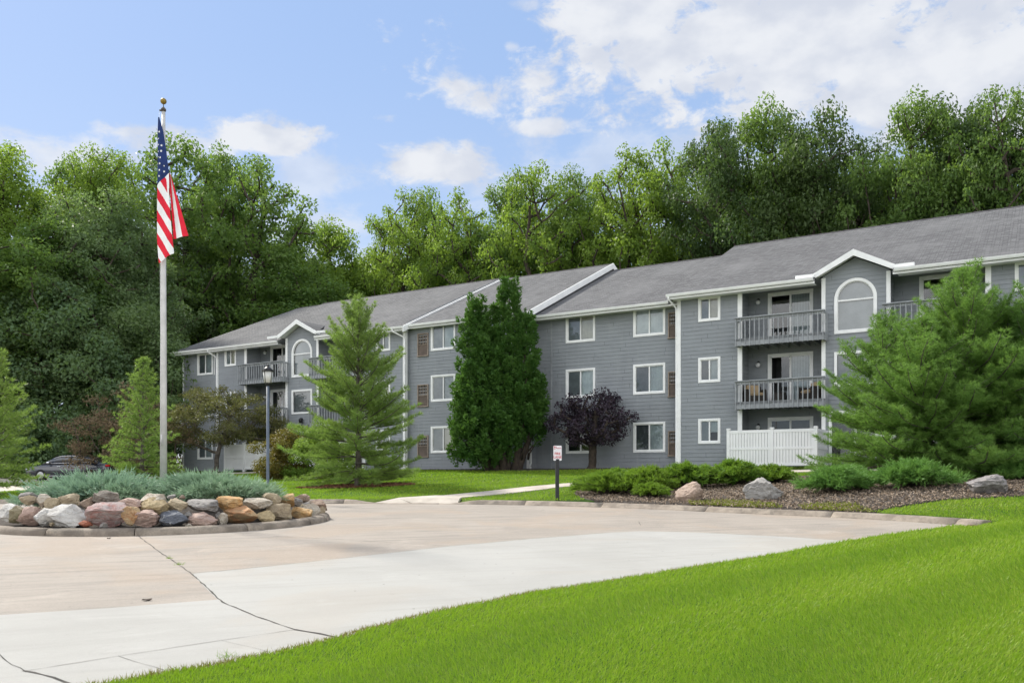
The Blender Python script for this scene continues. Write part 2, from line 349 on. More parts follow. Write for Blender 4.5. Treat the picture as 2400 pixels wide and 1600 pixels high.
def inside(px, py, poly):
    px = np.asarray(px, float); py = np.asarray(py, float); r = np.zeros(px.shape, bool); n = len(poly)
    for i in range(n):
        x0, y0 = poly[i]; x1, y1 = poly[(i + 1) % n]
        if y0 == y1: continue
        c = ((y0 > py) != (y1 > py)) & (px < (x1 - x0) * (py - y0) / (y1 - y0) + x0); r ^= c
    return r
def dist(px, py, line, closed=False):
    px = np.asarray(px, float); py = np.asarray(py, float); best = np.full(px.shape, 1e9); n = len(line)
    for i in range(n if closed else n - 1):
        x0, y0 = line[i]; x1, y1 = line[(i + 1) % n]; dx, dy = x1 - x0, y1 - y0; L = dx * dx + dy * dy + 1e-12
        t = np.clip(((px - x0) * dx + (py - y0) * dy) / L, 0, 1); best = np.minimum(best, np.hypot(px - x0 - t * dx, py - y0 - t * dy))
    return best
def sm(t, a, b): t = np.clip((t - a) / (b - a), 0, 1); return t * t * (3 - 2 * t)
def ground(X, Y):
    X = np.asarray(X, float); Y = np.asarray(Y, float)
    d = np.where(inside(X, Y, DRIVE), 0, dist(X, Y, DRIVE)); Dy = .026 * np.clip(Y, -30, 75)
    dk = dist(X, Y, FAR)
    base = Dy + .025 + (-.09 + .18 * np.clip((d - .22) / .2, 0, 1)) * (dk < 1.5) + .085 * (dk >= 1.5) * (1 - sm(dk, 3, 9)) + .035 * np.clip(d / 1.5, 0, 1) * sm(dk, 3, 5) + .035 * np.clip(d - .5, 0, 6) * (1 - sm(Y, 19, 27))
    w = NX * X + NY * Y - C0
    s = np.clip((w + 16) / 15.5, 0, 1) ** 1.3
    f = np.maximum(sm(X, -21.5, -17.5), sm(Y, 52, 57)); s = s * f
    far = sm(Y, 70, 120)
    h = base + (1.95 - base) * s
    h = h + .3 * np.exp(-((X - 13) ** 2 / 36 + (Y - 24) ** 2 / 26)) * np.clip(d / 2, 0, 1)
    return h
def gz(x, y): return float(ground(np.array([x]), np.array([y]))[0])

# ------------------------------------------------------------------ terrain
ISC = (-7.9, 19.74); ISR = 3.7
circle = lambda r, n=64, c=ISC: [(c[0] + r * math.cos(2 * PI * k / n), c[1] + r * math.sin(2 * PI * k / n)) for k in range(n)]
def strip(line, w):
    L = [np.array(p, float) for p in line]; a = []; b = []
    for i, p in enumerate(L):
        t = L[min(i + 1, len(L) - 1)] - L[max(i - 1, 0)]; t /= np.linalg.norm(t); n = np.array((-t[1], t[0])); a.append(tuple(p + n * w / 2)); b.append(tuple(p - n * w / 2))
    return a + b[::-1]
PATH1 = strip(catmull([(-3.1, 26.95), (-1.6, 28.4), (.2, 29.9), (2.6, 31.9), (6.5, 33.3), (10.5, 34.0), (13.2, 33.2), (22, 28)], 4), 1.25)
RAMP = [(-4.6, 26.86), (-1.7, 26.62), (-1.5, 28.2), (-2.5, 28.7), (-3.6, 27.9)]
PATH2 = strip(catmull([(-19.5, 46.3), (-16, 48.2), (-13.6, 48.6), (-10, 46)], 4), 1.2)
PARK = [(-60, 33.5), (-20.5, 33.5), (-19.5, 36), (-19.5, 51), (-24, 54), (-60, 54)]
BED = catmull([(2.0, 28.3), (2.15, 26.4), (2.5, 25.35)], 3) + [(x + .05, y + .1) for x, y in FAR if x > 2.6 and x < 8.3] + catmull([(8.9, 20.9), (10.4, 21.1), (12.2, 20.9), (15, 20.6), (20, 20.5), (24, 26), (16, 31.4), (10, 31.6), (5, 30.6), (2.6, 29.6), (2.0, 28.3)], 4)[:-1]
STRIPB = [world(-29, -1.1), world(-24, -2.0), world(-21, -2.2), world(-17, -1.2), world(-14.4, -1.0), world(-14.4, .6), world(-22, 1.2), world(-29.5, .1)]
RING = [(-6.2 + 2.3 * math.cos(a) * (1 + .08 * math.sin(3 * a)), 34.6 + 1.15 * math.sin(a) * (1 + .1 * math.cos(2 * a))) for a in [2 * PI * k / 28 for k in range(28)]]
RING2 = [(-9.4 + 2.2 * math.cos(a), 41.6 + 1.3 * math.sin(a)) for a in [2 * PI * k / 24 for k in range(24)]]
# boundary of the newer grey slabs inside the drive
SLAB = [(-11.5, 2.4)] + [gp(-60, 1446), gp(0, 1440), gp(250, 1424), gp(510, 1404), gp(490, 1385), gp(448, 1343), gp(640, 1325), gp(840, 1303), gp(1040, 1280), gp(1240, 1262), gp(1430, 1247), gp(1500, 1244), gp(1640, 1247), gp(1840, 1257), gp(2040, 1270), gp(2160, 1272)]
def concave_near(): return [p for p in NEAR if p[0] < 7.0]
SLABP = SLAB + [(9.0, 14.0), (3, 5), (-2, 0), (-12, -4)]
FOREST_OUT = [(-400, -300), (400, -300), (400, 700), (-400, 700)]
LAWN = [(-60, -60), (60, -60), (60, 60), (-12, 62), (-26, 60), (-30, 55), (-60, 54)]
def make_terrain():
    pts = []; edges = []
    def addpoly(poly, closed=True):
        i = len(pts); pts.extend(Vector((p[0], p[1])) for p in poly); n = len(poly)
        for k in range(n if closed else n - 1): edges.append((i + k, i + (k + 1) % n))
    for pl in (DRIVE, PATH1, PATH2, RAMP, PARK, BED, STRIPB, RING, RING2, LAWN, FOREST_OUT): addpoly(pl)
    addpoly(SLABP)
    addpoly(circle(ISR - .15))
    r = random.Random(1)
    for X in np.arange(-59, 45, 1.3):
        for Y in np.arange(-8, 80, 1.3): pts.append(Vector((X + r.uniform(-.3, .3), Y + r.uniform(-.3, .3))))
    for X in np.arange(-3, 16, .5):
        for Y in np.arange(3, 24, .5): pts.append(Vector((X + r.uniform(-.1, .1), Y + r.uniform(-.1, .1))))
    for X in np.arange(-390, 400, 30):
        for Y in np.arange(-290, 690, 30):
            if not (-60 < X < 46 and -10 < Y < 82): pts.append(Vector((X, Y)))
    V, E_, Fc, *_ = delaunay_2d_cdt(pts, edges, [], 0, 1e-4)
    VX = np.array([v.x for v in V]); VY = np.array([v.y for v in V]); G = ground(VX, VY)
    Fc = [f for f in Fc if len(f) == 3]
    cx = np.array([VX[list(f)].mean() for f in Fc]); cy = np.array([VY[list(f)].mean() for f in Fc])
    ins = {k: inside(cx, cy, p) for k, p in dict(drive=DRIVE, p1=PATH1, p2=PATH2, ramp=RAMP, park=PARK, bed=BED, sb=STRIPB, ring=RING, ring2=RING2, lawn=LAWN, slab=SLABP, isl=circle(ISR - .15)).items()}
    cls = np.full(len(Fc), 'ground', dtype=object)
    cls[ins['lawn']] = 'lawn'; cls[ins['bed'] | ins['sb']] = 'mulch_bed'; cls[ins['ring'] | ins['ring2']] = 'red_mulch'
    cls[ins['park']] = 'parking_lot'; cls[ins['p1'] | ins['p2'] | ins['ramp']] = 'path'
    cls[ins['drive']] = 'driveway'; cls[ins['drive'] & ins['slab']] = 'driveway_slab'; cls[ins['drive'] & ins['isl']] = 'none'
    mats = dict(ground=MAT['forest_floor'], lawn=MAT['turf'], mulch_bed=MAT['wood_mulch'], red_mulch=MAT['red_mulch'], parking_lot=MAT['path'], path=MAT['path'], driveway=MAT['drive_pink'], driveway_slab=MAT['drive_grey'])
    Dr = .026 * VY
    for k, mt in mats.items():
        idx = [i for i in range(len(Fc)) if cls[i] == k]; used = {}; vv = []; ff = []; ec = {}
        for i in idx:
            f = Fc[i]; t = []
            for a in f:
                if a not in used:
                    used[a] = len(vv)
                    z = Dr[a] if k.startswith('drive') else G[a]
                    if k in ('mulch_bed', 'red_mulch') : z += .02
                    if k == 'path': z += .03
                    if k == 'ground' and not (-58 < VX[a] < 44 and -8 < VY[a] < 78): z = G[a]
                    vv.append((VX[a], VY[a], z))
                t.append(used[a])
            ff.append(tuple(t))
            for q in range(3):
                e = (t[q], t[(q + 1) % 3]); ec[e] = 1
        if k != 'ground':       # a skirt, so that no edge floats
            for a, b in list(ec):
                if (b, a) not in ec:
                    n = len(vv); vv += [(vv[a][0], vv[a][1], vv[a][2] - .25), (vv[b][0], vv[b][1], vv[b][2] - .25)]; ff.append((b, a, n, n + 1))
        me = bpy.data.meshes.new(k); me.from_pydata(vv, [], ff); me.polygons.foreach_set('use_smooth', [k in ('ground', 'lawn', 'mulch_bed', 'red_mulch')] * len(ff)); me.update()
        nm = 'mulch_ring' if k == 'red_mulch' else k
        tag(link(nm, me, None, mt), kind='structure')
make_terrain()
def joints():
    mb = MB(); r = random.Random(5)
    def line(pp, w):
        L = []
        for i in range(len(pp) - 1):
            a = np.array(pp[i]); b = np.array(pp[i + 1]); n = max(2, int(np.linalg.norm(b - a) / .12))
            for k in range(n): L.append(a + (b - a) * k / n)
        L.append(np.array(pp[-1])); top = []; bot = []
        for i, p in enumerate(L):
            t = L[min(i + 1, len(L) - 1)] - L[max(i - 1, 0)]; t = t / np.linalg.norm(t); n = np.array((-t[1], t[0])); ww = w * r.uniform(.2, 1.1) / 2 * .75; j = n * r.uniform(-.008, .008)
            top.append(p + n * ww + j); bot.append(p - n * ww + j)
        for i in range(len(L) - 1):
            mb.face([(*q, D(q[1]) + .004) for q in (bot[i], bot[i + 1], top[i + 1], top[i])])
    line([gp(*p) for p in ((322, 1254), (370, 1290), (448, 1343), (480, 1372), (520, 1410), (600, 1444), (690, 1475))], .028)
    line([gp(*p) for p in ((690, 1475), (745, 1484), (805, 1497))], .05)
    line([gp(*p) for p in ((448, 1344), (640, 1325.5), (840, 1304), (1040, 1281), (1240, 1263), (1430, 1248))], .016)
    line([gp(*p) for p in ((640, 1256), (840, 1266), (1052, 1279))], .02)
    line([gp(*p) for p in ((0, 1357), (200, 1350), (445, 1346))], .012)
    line([gp(*p) for p in ((60, 1572), (275, 1537), (520, 1500), (690, 1475))], .010)
    line([gp(*p) for p in ((275, 1537), (385, 1569))], .008); line([gp(*p) for p in ((520, 1500), (632, 1528))], .008)
    line([gp(*p) for p in ((-20, 1520), (30, 1557), (62, 1574))], .014); line([gp(*p) for p in ((55, 1571), (100, 1580), (170, 1603))], .035)
    line([gp(*p) for p in ((1430, 1247), (1640, 1248), (1840, 1258), (2060, 1270))], .012)
    line([gp(*p) for p in ((770, 1229), (1050, 1236), (1400, 1240))], .008)
    line([gp(*p) for p in ((780, 1218), (1100, 1210), (1480, 1205))], .008)
    line([gp(*p) for p in ((1496, 1221), (1502, 1231))], .02)
    line([gp(*p) for p in ((1390, 1285), (1800, 1330))], .006)
    line([gp(*p) for p in ((1420, 1328), (1600, 1345))], .006)
    tag(mb.build('driveway_joint', MAT['joint']), kind='structure')
joints()
def kerbs():
    mb = MB()
    prof = [(-.02, -.05), (0.0, .012), (.06, .035), (.12, .085), (.18, .118), (.24, .128), (.40, .13), (.44, .11), (.44, -.05)]
    def run(line, prof, seg, side=1, zf=lambda x, y: D(y), skip=None):
        L = [np.array(p) for p in line]; S = [0]
        for i in range(1, len(L)): S.append(S[-1] + np.linalg.norm(L[i] - L[i - 1]))
        def at(s):
            i = min(max(np.searchsorted(S, s) - 1, 0), len(L) - 2); t = (s - S[i]) / (S[i + 1] - S[i]); p = L[i] + (L[i + 1] - L[i]) * t
            a = L[i + 1] - L[i]; a = a / np.linalg.norm(a)
            return p, a
        s = 0
        while s < S[-1] - .1:
            e = min(s + seg * rn.uniform(.8, 1.2), S[-1]); n = max(2, int((e - s) / .3)); rings = []
            for k in range(n + 1):
                q = s + .008 + (e - s - .016) * k / n; p, a = at(q); nn = np.array((-a[1], a[0])) * side
                h = 1
                if skip: h = skip(p)
                rings.append([(p[0] + nn[0] * o, p[1] + nn[1] * o, zf(*p) + z * (h if z > 0 else 1) + rn.uniform(-.002, .002)) for o, z in prof])
            i0 = len(mb.v); m = len(prof)
            for rg in rings: mb.v += rg
            for k in range(n):
                for j in range(m - 1):
                    a = i0 + k * m + j; mb.f.append((a, a + 1, a + m + 1, a + m)); mb.mi.append(0); mb.sm.append(True)
            mb.f.append(tuple(i0 + j for j in range(m))[::-1]); mb.f.append(tuple(i0 + n * m + j for j in range(m))); mb.mi += [0, 0]; mb.sm += [False, False]
            s = e
    run(FAR, prof, 3.0, 1, skip=lambda p: .18 + .82 * min(1, max(0, abs(p[0] + 3.1) - 1.3) / .6))
    tag(mb.build('kerb', MAT['conc_kerb']), kind='structure')
    mb = MB()
    prof2 = [(-.01, -.06), (0, .02), (.02, .09), (.07, .13), (.15, .145), (.24, .14), (.31, .12), (.33, .06), (.33, -.06)]
    run(circle(ISR, 97)[::1] + [circle(ISR, 97)[0]], prof2, 1.9, 1)
    tag(mb.build('island_kerb', MAT['conc_kerb']), kind='structure')
kerbs()
def isz(x, y):
    r = math.hypot(x - ISC[0], y - ISC[1]); return D(y) + .10 + .42 * float(sm(3.3 - r, 0, 1.6))
def island_soil():
    mb = MB(); n = 48; m = 10; i0 = 0
    for k in range(m + 1):
        for j in range(n):
            r = (ISR - .3) * k / m; a = 2 * PI * j / n; x = ISC[0] + r * math.cos(a); y = ISC[1] + r * math.sin(a); mb.v.append((x, y, isz(x, y) + noise.noise((x * 3, y * 3, 0)) * .03))
    for k in range(m):
        for j in range(n):
            mb.f.append((k * n + j, (k + 1) * n + j, (k + 1) * n + (j + 1) % n, k * n + (j + 1) % n)); mb.mi.append(0); mb.sm.append(True)
    tag(mb.build('planting_soil', MAT['wood_mulch']), kind='structure')
island_soil()
#PART2
# ------------------------------------------------------------------ building
rz = math.atan2(UY, UX)
BX, BY = world(0, 0)
BLD = empty('apartment_building', (BX, BY, ZB), rz)
tag(BLD, 'long three storey grey lap sided apartment building with white trim and a stepped shingle roof', 'building')
PITCH = .447; LAP = .178
def wall(name, origin, du, a0, a1, z0, z1, holes=(), lim=None, parent=None, mat=None):
    """lapped siding on a vertical plane; origin (u,w), du unit direction along the wall, outward normal to its right hand side"""
    mb = MB(); nu = (du[1], -du[0])
    def pt(a, z, o): return (origin[0] + du[0] * a + nu[0] * o, origin[1] + du[1] * a + nu[1] * o, z - ZB)
    k0 = math.floor((z0 - ZB) / LAP); z = k0 * LAP + ZB
    while z < z1:
        za, zb = max(z, z0), min(z + LAP, z1)
        cuts = sorted({za, zb} | {h[i] for h in holes for i in (2, 3) if za < h[i] < zb})
        for c in range(len(cuts) - 1):
            p, q = cuts[c], cuts[c + 1]
            if q - p < 1e-4: continue
            mid = (p + q) / 2; segs = [(a0, a1)]
            for h in holes:
                if h[2] < mid < h[3]:
                    ns = []
                    for s, e in segs:
                        if h[1] <= s or h[0] >= e: ns.append((s, e)); continue
                        if h[0] > s: ns.append((s, h[0]))
                        if h[1] < e: ns.append((h[1], e))
                    segs = ns
            op = .016 * (1 - (p - z) / LAP); oq = .016 * (1 - (q - z) / LAP)
            for s, e in segs:
                sp, ep, sq, eq = s, e, s, e
                if lim:
                    l0 = lim(p); l1 = lim(q); sp, ep, sq, eq = max(s, l0[0]), min(e, l0[1]), max(s, l1[0]), min(e, l1[1])
                    if ep <= sp or eq < sq: continue
                mb.face([pt(sp, p, op), pt(ep, p, op), pt(eq, q, oq), pt(sq, q, oq)])
                if p == z or c == 0: mb.face([pt(sp, p, 0), pt(ep, p, 0), pt(ep, p, op), pt(sp, p, op)])
        z += LAP
    return mb.build(name, mat or MAT['siding'], parent or BLD)
def lb(mb, u0, u1, w0, w1, z0, z1): mb.box(u0, u1, w0, w1, z0 - ZB, z1 - ZB)
wr = random.Random(11)
BLINDS = [MAT['blind'], M('warm_blind', (.66, .62, .54), (.56, .52, .46), 2, .8), M('grey_curtain', (.40, .43, .45), (.30, .33, .35), 5, .9), M('dull_blind', (.50, .55, .56), (.42, .46, .48), 3, .8)]  # blind colours, picked at random window by window
SCREENS = [MAT['screen'], M('dark_screen', (.13, .14, .155), (.09, .10, .11), 3, .7), M('pale_screen', (.31, .33, .35), (.24, .26, .28), 2, .7)]
def window(u0, u1, z0, z1, w, style=None, parent=None):
    """outer casing u0..u1, z0..z1 on the wall plane w; slider window of two lights"""
    style = style or wr.choice(['half', 'half', 'both', 'half'])
    c = .095; mb = MB()
    for q in ((u0, u1, z0, z0 + c), (u0, u1, z1 - c, z1), (u0, u0 + c, z0 + c, z1 - c), (u1 - c, u1, z0 + c, z1 - c)): lb(mb, q[0], q[1], w - .04, w + .02, q[2], q[3])
    o = mb.build('window', MAT['white'], BLD)
    a, b, p, q = u0 + c, u1 - c, z0 + c, z1 - c; f = .035; m = (a + b) / 2; mb = MB()
    for r in ((a, b, p, p + f), (a, b, q - f, q), (a, a + f, p + f, q - f), (b - f, b, p + f, q - f), (m - .03, m + .03, p + f, q - f)): lb(mb, r[0], r[1], w + .0, w + .05, r[2], r[3])
    mb.build('frame', MAT['white'], o)
    mb = MB(); mb.face([(a, w + .04, p - ZB), (b, w + .04, p - ZB), (b, w + .04, q - ZB), (a, w + .04, q - ZB)]); mb.build('pane', MAT['glass'], o)
    mb = MB()
    W2 = w + .55
    for P4 in (((a, w + .06, p), (a, W2, p), (a, W2, q), (a, w + .06, q)), ((b, w + .06, p), (b, w + .06, q), (b, W2, q), (b, W2, p)), ((a, W2, p), (b, W2, p), (b, W2, q), (a, W2, q)),
               ((a, w + .06, p), (b, w + .06, p), (b, W2, p), (a, W2, p)), ((a, w + .06, q), (a, W2, q), (b, W2, q), (b, w + .06, q))):
        mb.face([(x, y, z - ZB) for x, y, z in P4])
    mb.build('reveal', MAT['room'], o)
    if style != 'dark':
        mb = MB(); h0 = p if style != 'short' else p + (q - p) * .45
        lb(mb, m, b, w + .10, w + .105, h0, q)
        for k in range(9): lb(mb, m + (b - m) * k / 9, m + (b - m) * k / 9 + .02, w + .092, w + .10, h0, q)
        if style == 'both': lb(mb, a, m - .001, w + .10, w + .105, p, q)
        mb.build('blind', wr.choice(BLINDS), o)
    if style != 'both':
        mb = MB(); mb.face([(a + f, w + .058, p - ZB), (m, w + .058, p - ZB), (m, w + .058, q - ZB), (a + f, w + .058, q - ZB)]); mb.build('screen', wr.choice(SCREENS) if style != 'dark' else MAT['dark'], o)
    return (u0 + .02, u1 - .02, z0 + .02, z1 - .02)
def ac_unit(u0, u1, z0, z1, w):
    mb = MB(); t = .05; zm = z0 + (z1 - z0) * .52
    lb(mb, u0, u1, w - .07, w + .02, z1 - t, z1); lb(mb, u0 - .02, u1 + .02, w - .10, w + .02, z0, z0 + t); lb(mb, u0, u0 + t, w - .07, w + .02, z0 + t, z1 - t); lb(mb, u1 - t, u1, w - .07, w + .02, z0 + t, z1 - t)
    lb(mb, u0 + t, u1 - t, w - .06, w + .02, zm - .03, zm)
    o = mb.build('air_conditioner', MAT['tan'], BLD)
    mb = MB(); lb(mb, u0 + t, u1 - t, w - .02, w - .01, z0 + t, zm - .03); mb.build('lower_panel', MAT['ac_panel'], o)
    mb = MB(); lb(mb, u0 + t, u1 - t, w - .01, w + .0, zm, z1 - t); mb.build('recess', MAT['dark'], o)
    mb = MB()
    for k in range(6): x = u0 + t + (u1 - u0 - 2 * t) * (k + .5) / 6; lb(mb, x - .012, x + .012, w - .045, w - .02, zm, z1 - t)
    mb.build('grille', MAT['tan'], o)
MAT['ac_panel'] = M('brown_panel', (.15, .115, .095), (.11, .085, .07), 5, .7)
def gutter(u0, u1, w, z, parent=BLD):
    mb = MB(); poly = [(u0, w + .13, z - .12 - ZB), (u0, w + .03, z - .12 - ZB), (u0, w, z - .05 - ZB), (u0, w - .01, z - ZB), (u0, w + .13, z - ZB)]
    mb.prism(poly, (u1 - u0, 0, 0)); mb.build('gutter', MAT['white'], parent)
def roof_seg(u0, u1, we, ze, wr_, zr, thick=.14, left_in=None, notch=None):
    """gable roof: eave line at (we, ze) top surface, ridge at (wr_, zr)"""
    ul = u0 if left_in is None else left_in
    wb = 2 * wr_ - we; mb = MB()
    A = [(u0, we, ze - ZB), (u1, we, ze - ZB), (u1, wr_, zr - ZB), (ul, wr_, zr - ZB)]
    if notch:
        n0 = we; f = lambda w: ze + (w - we) * PITCH - ZB; wa = we + (9.96 - ze) / PITCH; wp = we + (10.74 - ze) / PITCH; c = notch; h = 1.50
        mb.prism([(u0, we, f(we)), (c - h, we, f(we)), (c - h, wa, f(wa)), (c, wp, f(wp)), (c, wr_, f(wr_)), (ul, wr_, f(wr_))], (0, 0, -thick))
        mb.prism([(c, wp, f(wp)), (c + h, wa, f(wa)), (c + h, we, f(we)), (u1, we, f(we)), (u1, wr_, f(wr_)), (c, wr_, f(wr_))], (0, 0, -thick))
    else: mb.prism([A[0], A[1], A[2], A[3]], (0, 0, -thick))
    B = [(ul, wr_, zr - ZB), (u1, wr_, zr - ZB), (u1, wb, ze - ZB), (u0, wb, ze - ZB)]
    mb.prism(B, (0, 0, -thick))
    o = mb.build('roof', MAT['shingle'], BLD)
    mb = MB(); n = int((u1 - ul) / .3)
    for k in range(n):
        a = ul + (u1 - ul) * k / n; b = ul + (u1 - ul) * (k + 1) / n + .02; h = .022 + .006 * (k % 2)
        mb.face([(a, wr_ - .16, zr - ZB - .16 * PITCH + h), (b, wr_ - .16, zr - ZB - .16 * PITCH + h - .01), (b, wr_, zr - ZB + h - .01), (a, wr_, zr - ZB + h)])
        mb.face([(a, wr_, zr - ZB + h), (b, wr_, zr - ZB + h - .01), (b, wr_ + .16, zr - ZB - .16 * PITCH + h - .01), (a, wr_ + .16, zr - ZB - .16 * PITCH + h)])
    mb.build('ridge_cap', MAT['ridge'], o)
    for a, b in (((u0, notch - 1.5), (notch + 1.5, u1)) if notch else ((u0, u1),)):
        mb = MB(); lb(mb, a, b, we, we + .02, ze - .22, ze - .02); mb.build('fascia', MAT['white'], o)
    return o
MAT['ridge'] = M('ridge_shingles', (.05, .047, .05), (.08, .075, .08), 4, .95)
def rake(u, we, ze, wr_, zr, depth=.24, t=.05, back=True, parent=None, mat='white'):
    mb = MB()
    for s in ((1, -1) if back else (1,)):
        a = we if s == 1 else 2 * wr_ - we
        poly = [(u, a, ze + .03 - ZB), (u, wr_, zr + .03 - ZB), (u, wr_, zr - depth - ZB), (u, a, ze - depth - ZB)]
        mb.prism(poly, (t, 0, 0))
    mb.build('rake_board', MAT[mat], parent or BLD)
def soffit(u0, u1, w0, w1, z):
    mb = MB(); lb(mb, u0, u1, w0, w1, z, z + .02); mb.build('soffit', MAT['white'], BLD)
def board(u, w, z0, z1, wd=.14, side=0):
    mb = MB(); lb(mb, u, u + wd, w - .035, w + .01, z0, z1)
    if side == 1: lb(mb, u + wd - .03, u + wd + .012, w + .01, w + wd, z0, z1)
    mb.build('corner_board', MAT['white'], BLD)
def downspout(u, w, ue, we, ze, z0=2.05):
    mb = MB(); pts = [(ue, we + .06, ze - .1 - ZB), (ue, we + .06, ze - .22 - ZB), (ue + (u - ue) * .85, w - .10, ze - .50 - ZB), (u, w - .075, ze - .62 - ZB), (u, w - .075, z0 + .12 - ZB), (u - .02, w - .16, z0 - ZB), (u - .02, w - .3, z0 - .04 - ZB)]
    mb.tube(pts, .042, 8); mb.build('downspout', MAT['white'], BLD)
FL = [2.05, 4.79, 7.53]           # floor levels
BIGZ = [(2.70, 4.13), (5.46, 6.89), (8.20, 9.63)]; SMZ = [(3.03, 4.15), (5.77, 6.90), (8.52, 9.64)]
ZTOP = 9.82
def wall_lamp(u, w, z):
    mb = MB(); mb.tube([(u, w, z + .1 - ZB), (u, w - .05, z + .1 - ZB)], .06, 12); o = mb.build('wall_lamp', MAT['black'], BLD)
    mb = MB(); mb.sphere((u, w - .10, z - .02 - ZB), .105, 14, 10); mb.build('globe', MAT['vinyl'], o)
def sliding_door(u0, u1, z0, z1, w, op=0, curtain=True):
    c = .10; mb = MB()
    for q in ((u0, u1, z1 - c, z1), (u0, u0 + c, z0, z1 - c), (u1 - c, u1, z0, z1 - c)): lb(mb, q[0], q[1], w - .04, w + .02, q[2], q[3])
    o = mb.build('sliding_door', MAT['white'], BLD)
    a, b, p, q = u0 + c, u1 - c, z0 + .04, z1 - c; m = (a + b) / 2; f = .06; mb = MB()
    for r in ((a, b, q - f, q), (a, b, p, p + f), (a, a + f, p, q), (b - f, b, p, q), (m - .04, m + .04, p, q)): lb(mb, r[0], r[1], w + .01, w + .05, r[2], r[3])
    mb.build('frame', MAT['white'], o)
    mb = MB(); x0 = a if not op else a + op * (m - a); mb.face([(x0, w + .03, p - ZB), (b, w + .03, p - ZB), (b, w + .03, q - ZB), (x0, w + .03, q - ZB)]); mb.build('pane', MAT['glass'], o)
    mb = MB(); W2 = w + 1.0
    for P4 in (((a, w + .06, p), (a, W2, p), (a, W2, q), (a, w + .06, q)), ((b, w + .06, p), (b, w + .06, q), (b, W2, q), (b, W2, p)), ((a, W2, p), (b, W2, p), (b, W2, q), (a, W2, q)),
               ((a, w + .06, p), (b, w + .06, p), (b, W2, p), (a, W2, p)), ((a, w + .06, q), (a, W2, q), (b, W2, q), (b, w + .06, q))):
        mb.face([(x, y, z - ZB) for x, y, z in P4])
    mb.build('reveal', MAT['room'], o)
    if curtain:
        mb = MB(); n = 13
        for k in range(n): x = m + .02 + (b - m - .02) * k / n; mb.face([(x, w + .12, p - ZB), (x + (b - m) / n * .93, w + .09, p - ZB), (x + (b - m) / n * .93, w + .09, q - ZB), (x, w + .12, q - ZB)])
        mb.build('vertical_blind', wr.choice(BLINDS), o)
    return (u0 + .02, u1 - .02, z0, z1 - .02)
def balcony(u0, u1, w0, w1, zf, left_open=True):
    mb = MB(); lb(mb, u0, u1, w0, w1 - .02, zf - .13, zf - .01)
    for k in range(9): x = u0 + .05 + (u1 - u0 - .15) * k / 8; lb(mb, x, x + .045, w0 + .05, w1 - .03, zf - .30, zf - .13)
    o = mb.build('balcony', MAT['grey_trim'], BLD)
    zt = zf + .86; zb = zf - .32; mb = MB()
    lb(mb, u0 - .02, u1 + .02, w0 - .09, w0 + .09, zt, zt + .045)                 # top rail
    lb(mb, u0, u1, w0 - .0, w0 + .04, zt - .12, zt - .002)
    lb(mb, u0, u1, w0 - .0, w0 + .045, zb, zf - .02)                               # rim joist
    lb(mb, u0 - .002, u0 + .04, w0 + .05, w1 - 1.2, zb, zf - .02); lb(mb, u1 - .04, u1 + .002, w0 + .05, w1 - 1.2, zb, zf - .02)
    lb(mb, u0, u0 + .05, w0 + .05, w1 - 1.2, zt - .08, zt + .03); lb(mb, u1 - .05, u1, w0 + .05, w1 - 1.2, zt - .08, zt + .03)
    mb.build('rail', MAT['grey_trim'], o)
    mb = MB(); n = 19
    for k in range(n):
        x = u0 + .03 + (u1 - u0 - .10) * k / (n - 1); lb(mb, x, x + .04, w0 - .042, w0 - .001, zb - .02, zt - .01)
    for k in range(1, 4):
        y = w0 + (w1 - 1.2 - w0) * k / 4
        for ux in (u0 - .042, u1 + .003): lb(mb, ux, ux + .038, y, y + .04, zb - .02, zt - .01)
    mb.build('balusters', MAT['grey_trim'], o)
    return o
def arch_window(u0, u1, z0, zs, w):
    uc = (u0 + u1) / 2; r = (u1 - u0) / 2; n = 20; c = .12
    def ring(rr, y, cc=0): return [(uc - rr, y, z0 + cc - ZB)] + [(uc - rr * math.cos(PI * k / n), y, zs + rr * math.sin(PI * k / n) - ZB) for k in range(n + 1)] + [(uc + rr, y, z0 + cc - ZB)]
    mb = MB(); A = ring(r, w - .045); B = ring(r - c, w - .045, c); A2 = ring(r, w + .02); B2 = ring(r - c, w + .02, c); m = len(A)
    for k in range(m):
        l = (k + 1) % m
        mb.face([A[k], B[k], B[l], A[l]][::-1]); mb.face([A[k], A[l], A2[l], A2[k]]); mb.face([B[k], B2[k], B2[l], B[l]])
    o = mb.build('arched_window', MAT['white'], BLD)
    mb = MB(); zt = zs - .05; lb(mb, u0 + c, u1 - c, w - .0, w + .05, zt - .03, zt + .035)
    G = ring(r - c, w + .02, c); H = ring(r - c - .03, w + .02, c + .03)
    for k in range(m): l = (k + 1) % m; mb.face([G[k], H[k], H[l], G[l]][::-1])
    mb.build('frame', MAT['white'], o)
    mb = MB(); mb.face(ring(r - c, w + .04, c)[::-1]); mb.build('pane', MAT['glass'], o)
    mb = MB(); mb.face(ring(r - c, w + .12, c)[::-1]); mb.build('shade', MAT['arch_shade'], o)
    return uc, r
MAT['arch_shade'] = M('grey_window_shade', (.44, .46, .49), (.35, .37, .40), 1.2, .9)
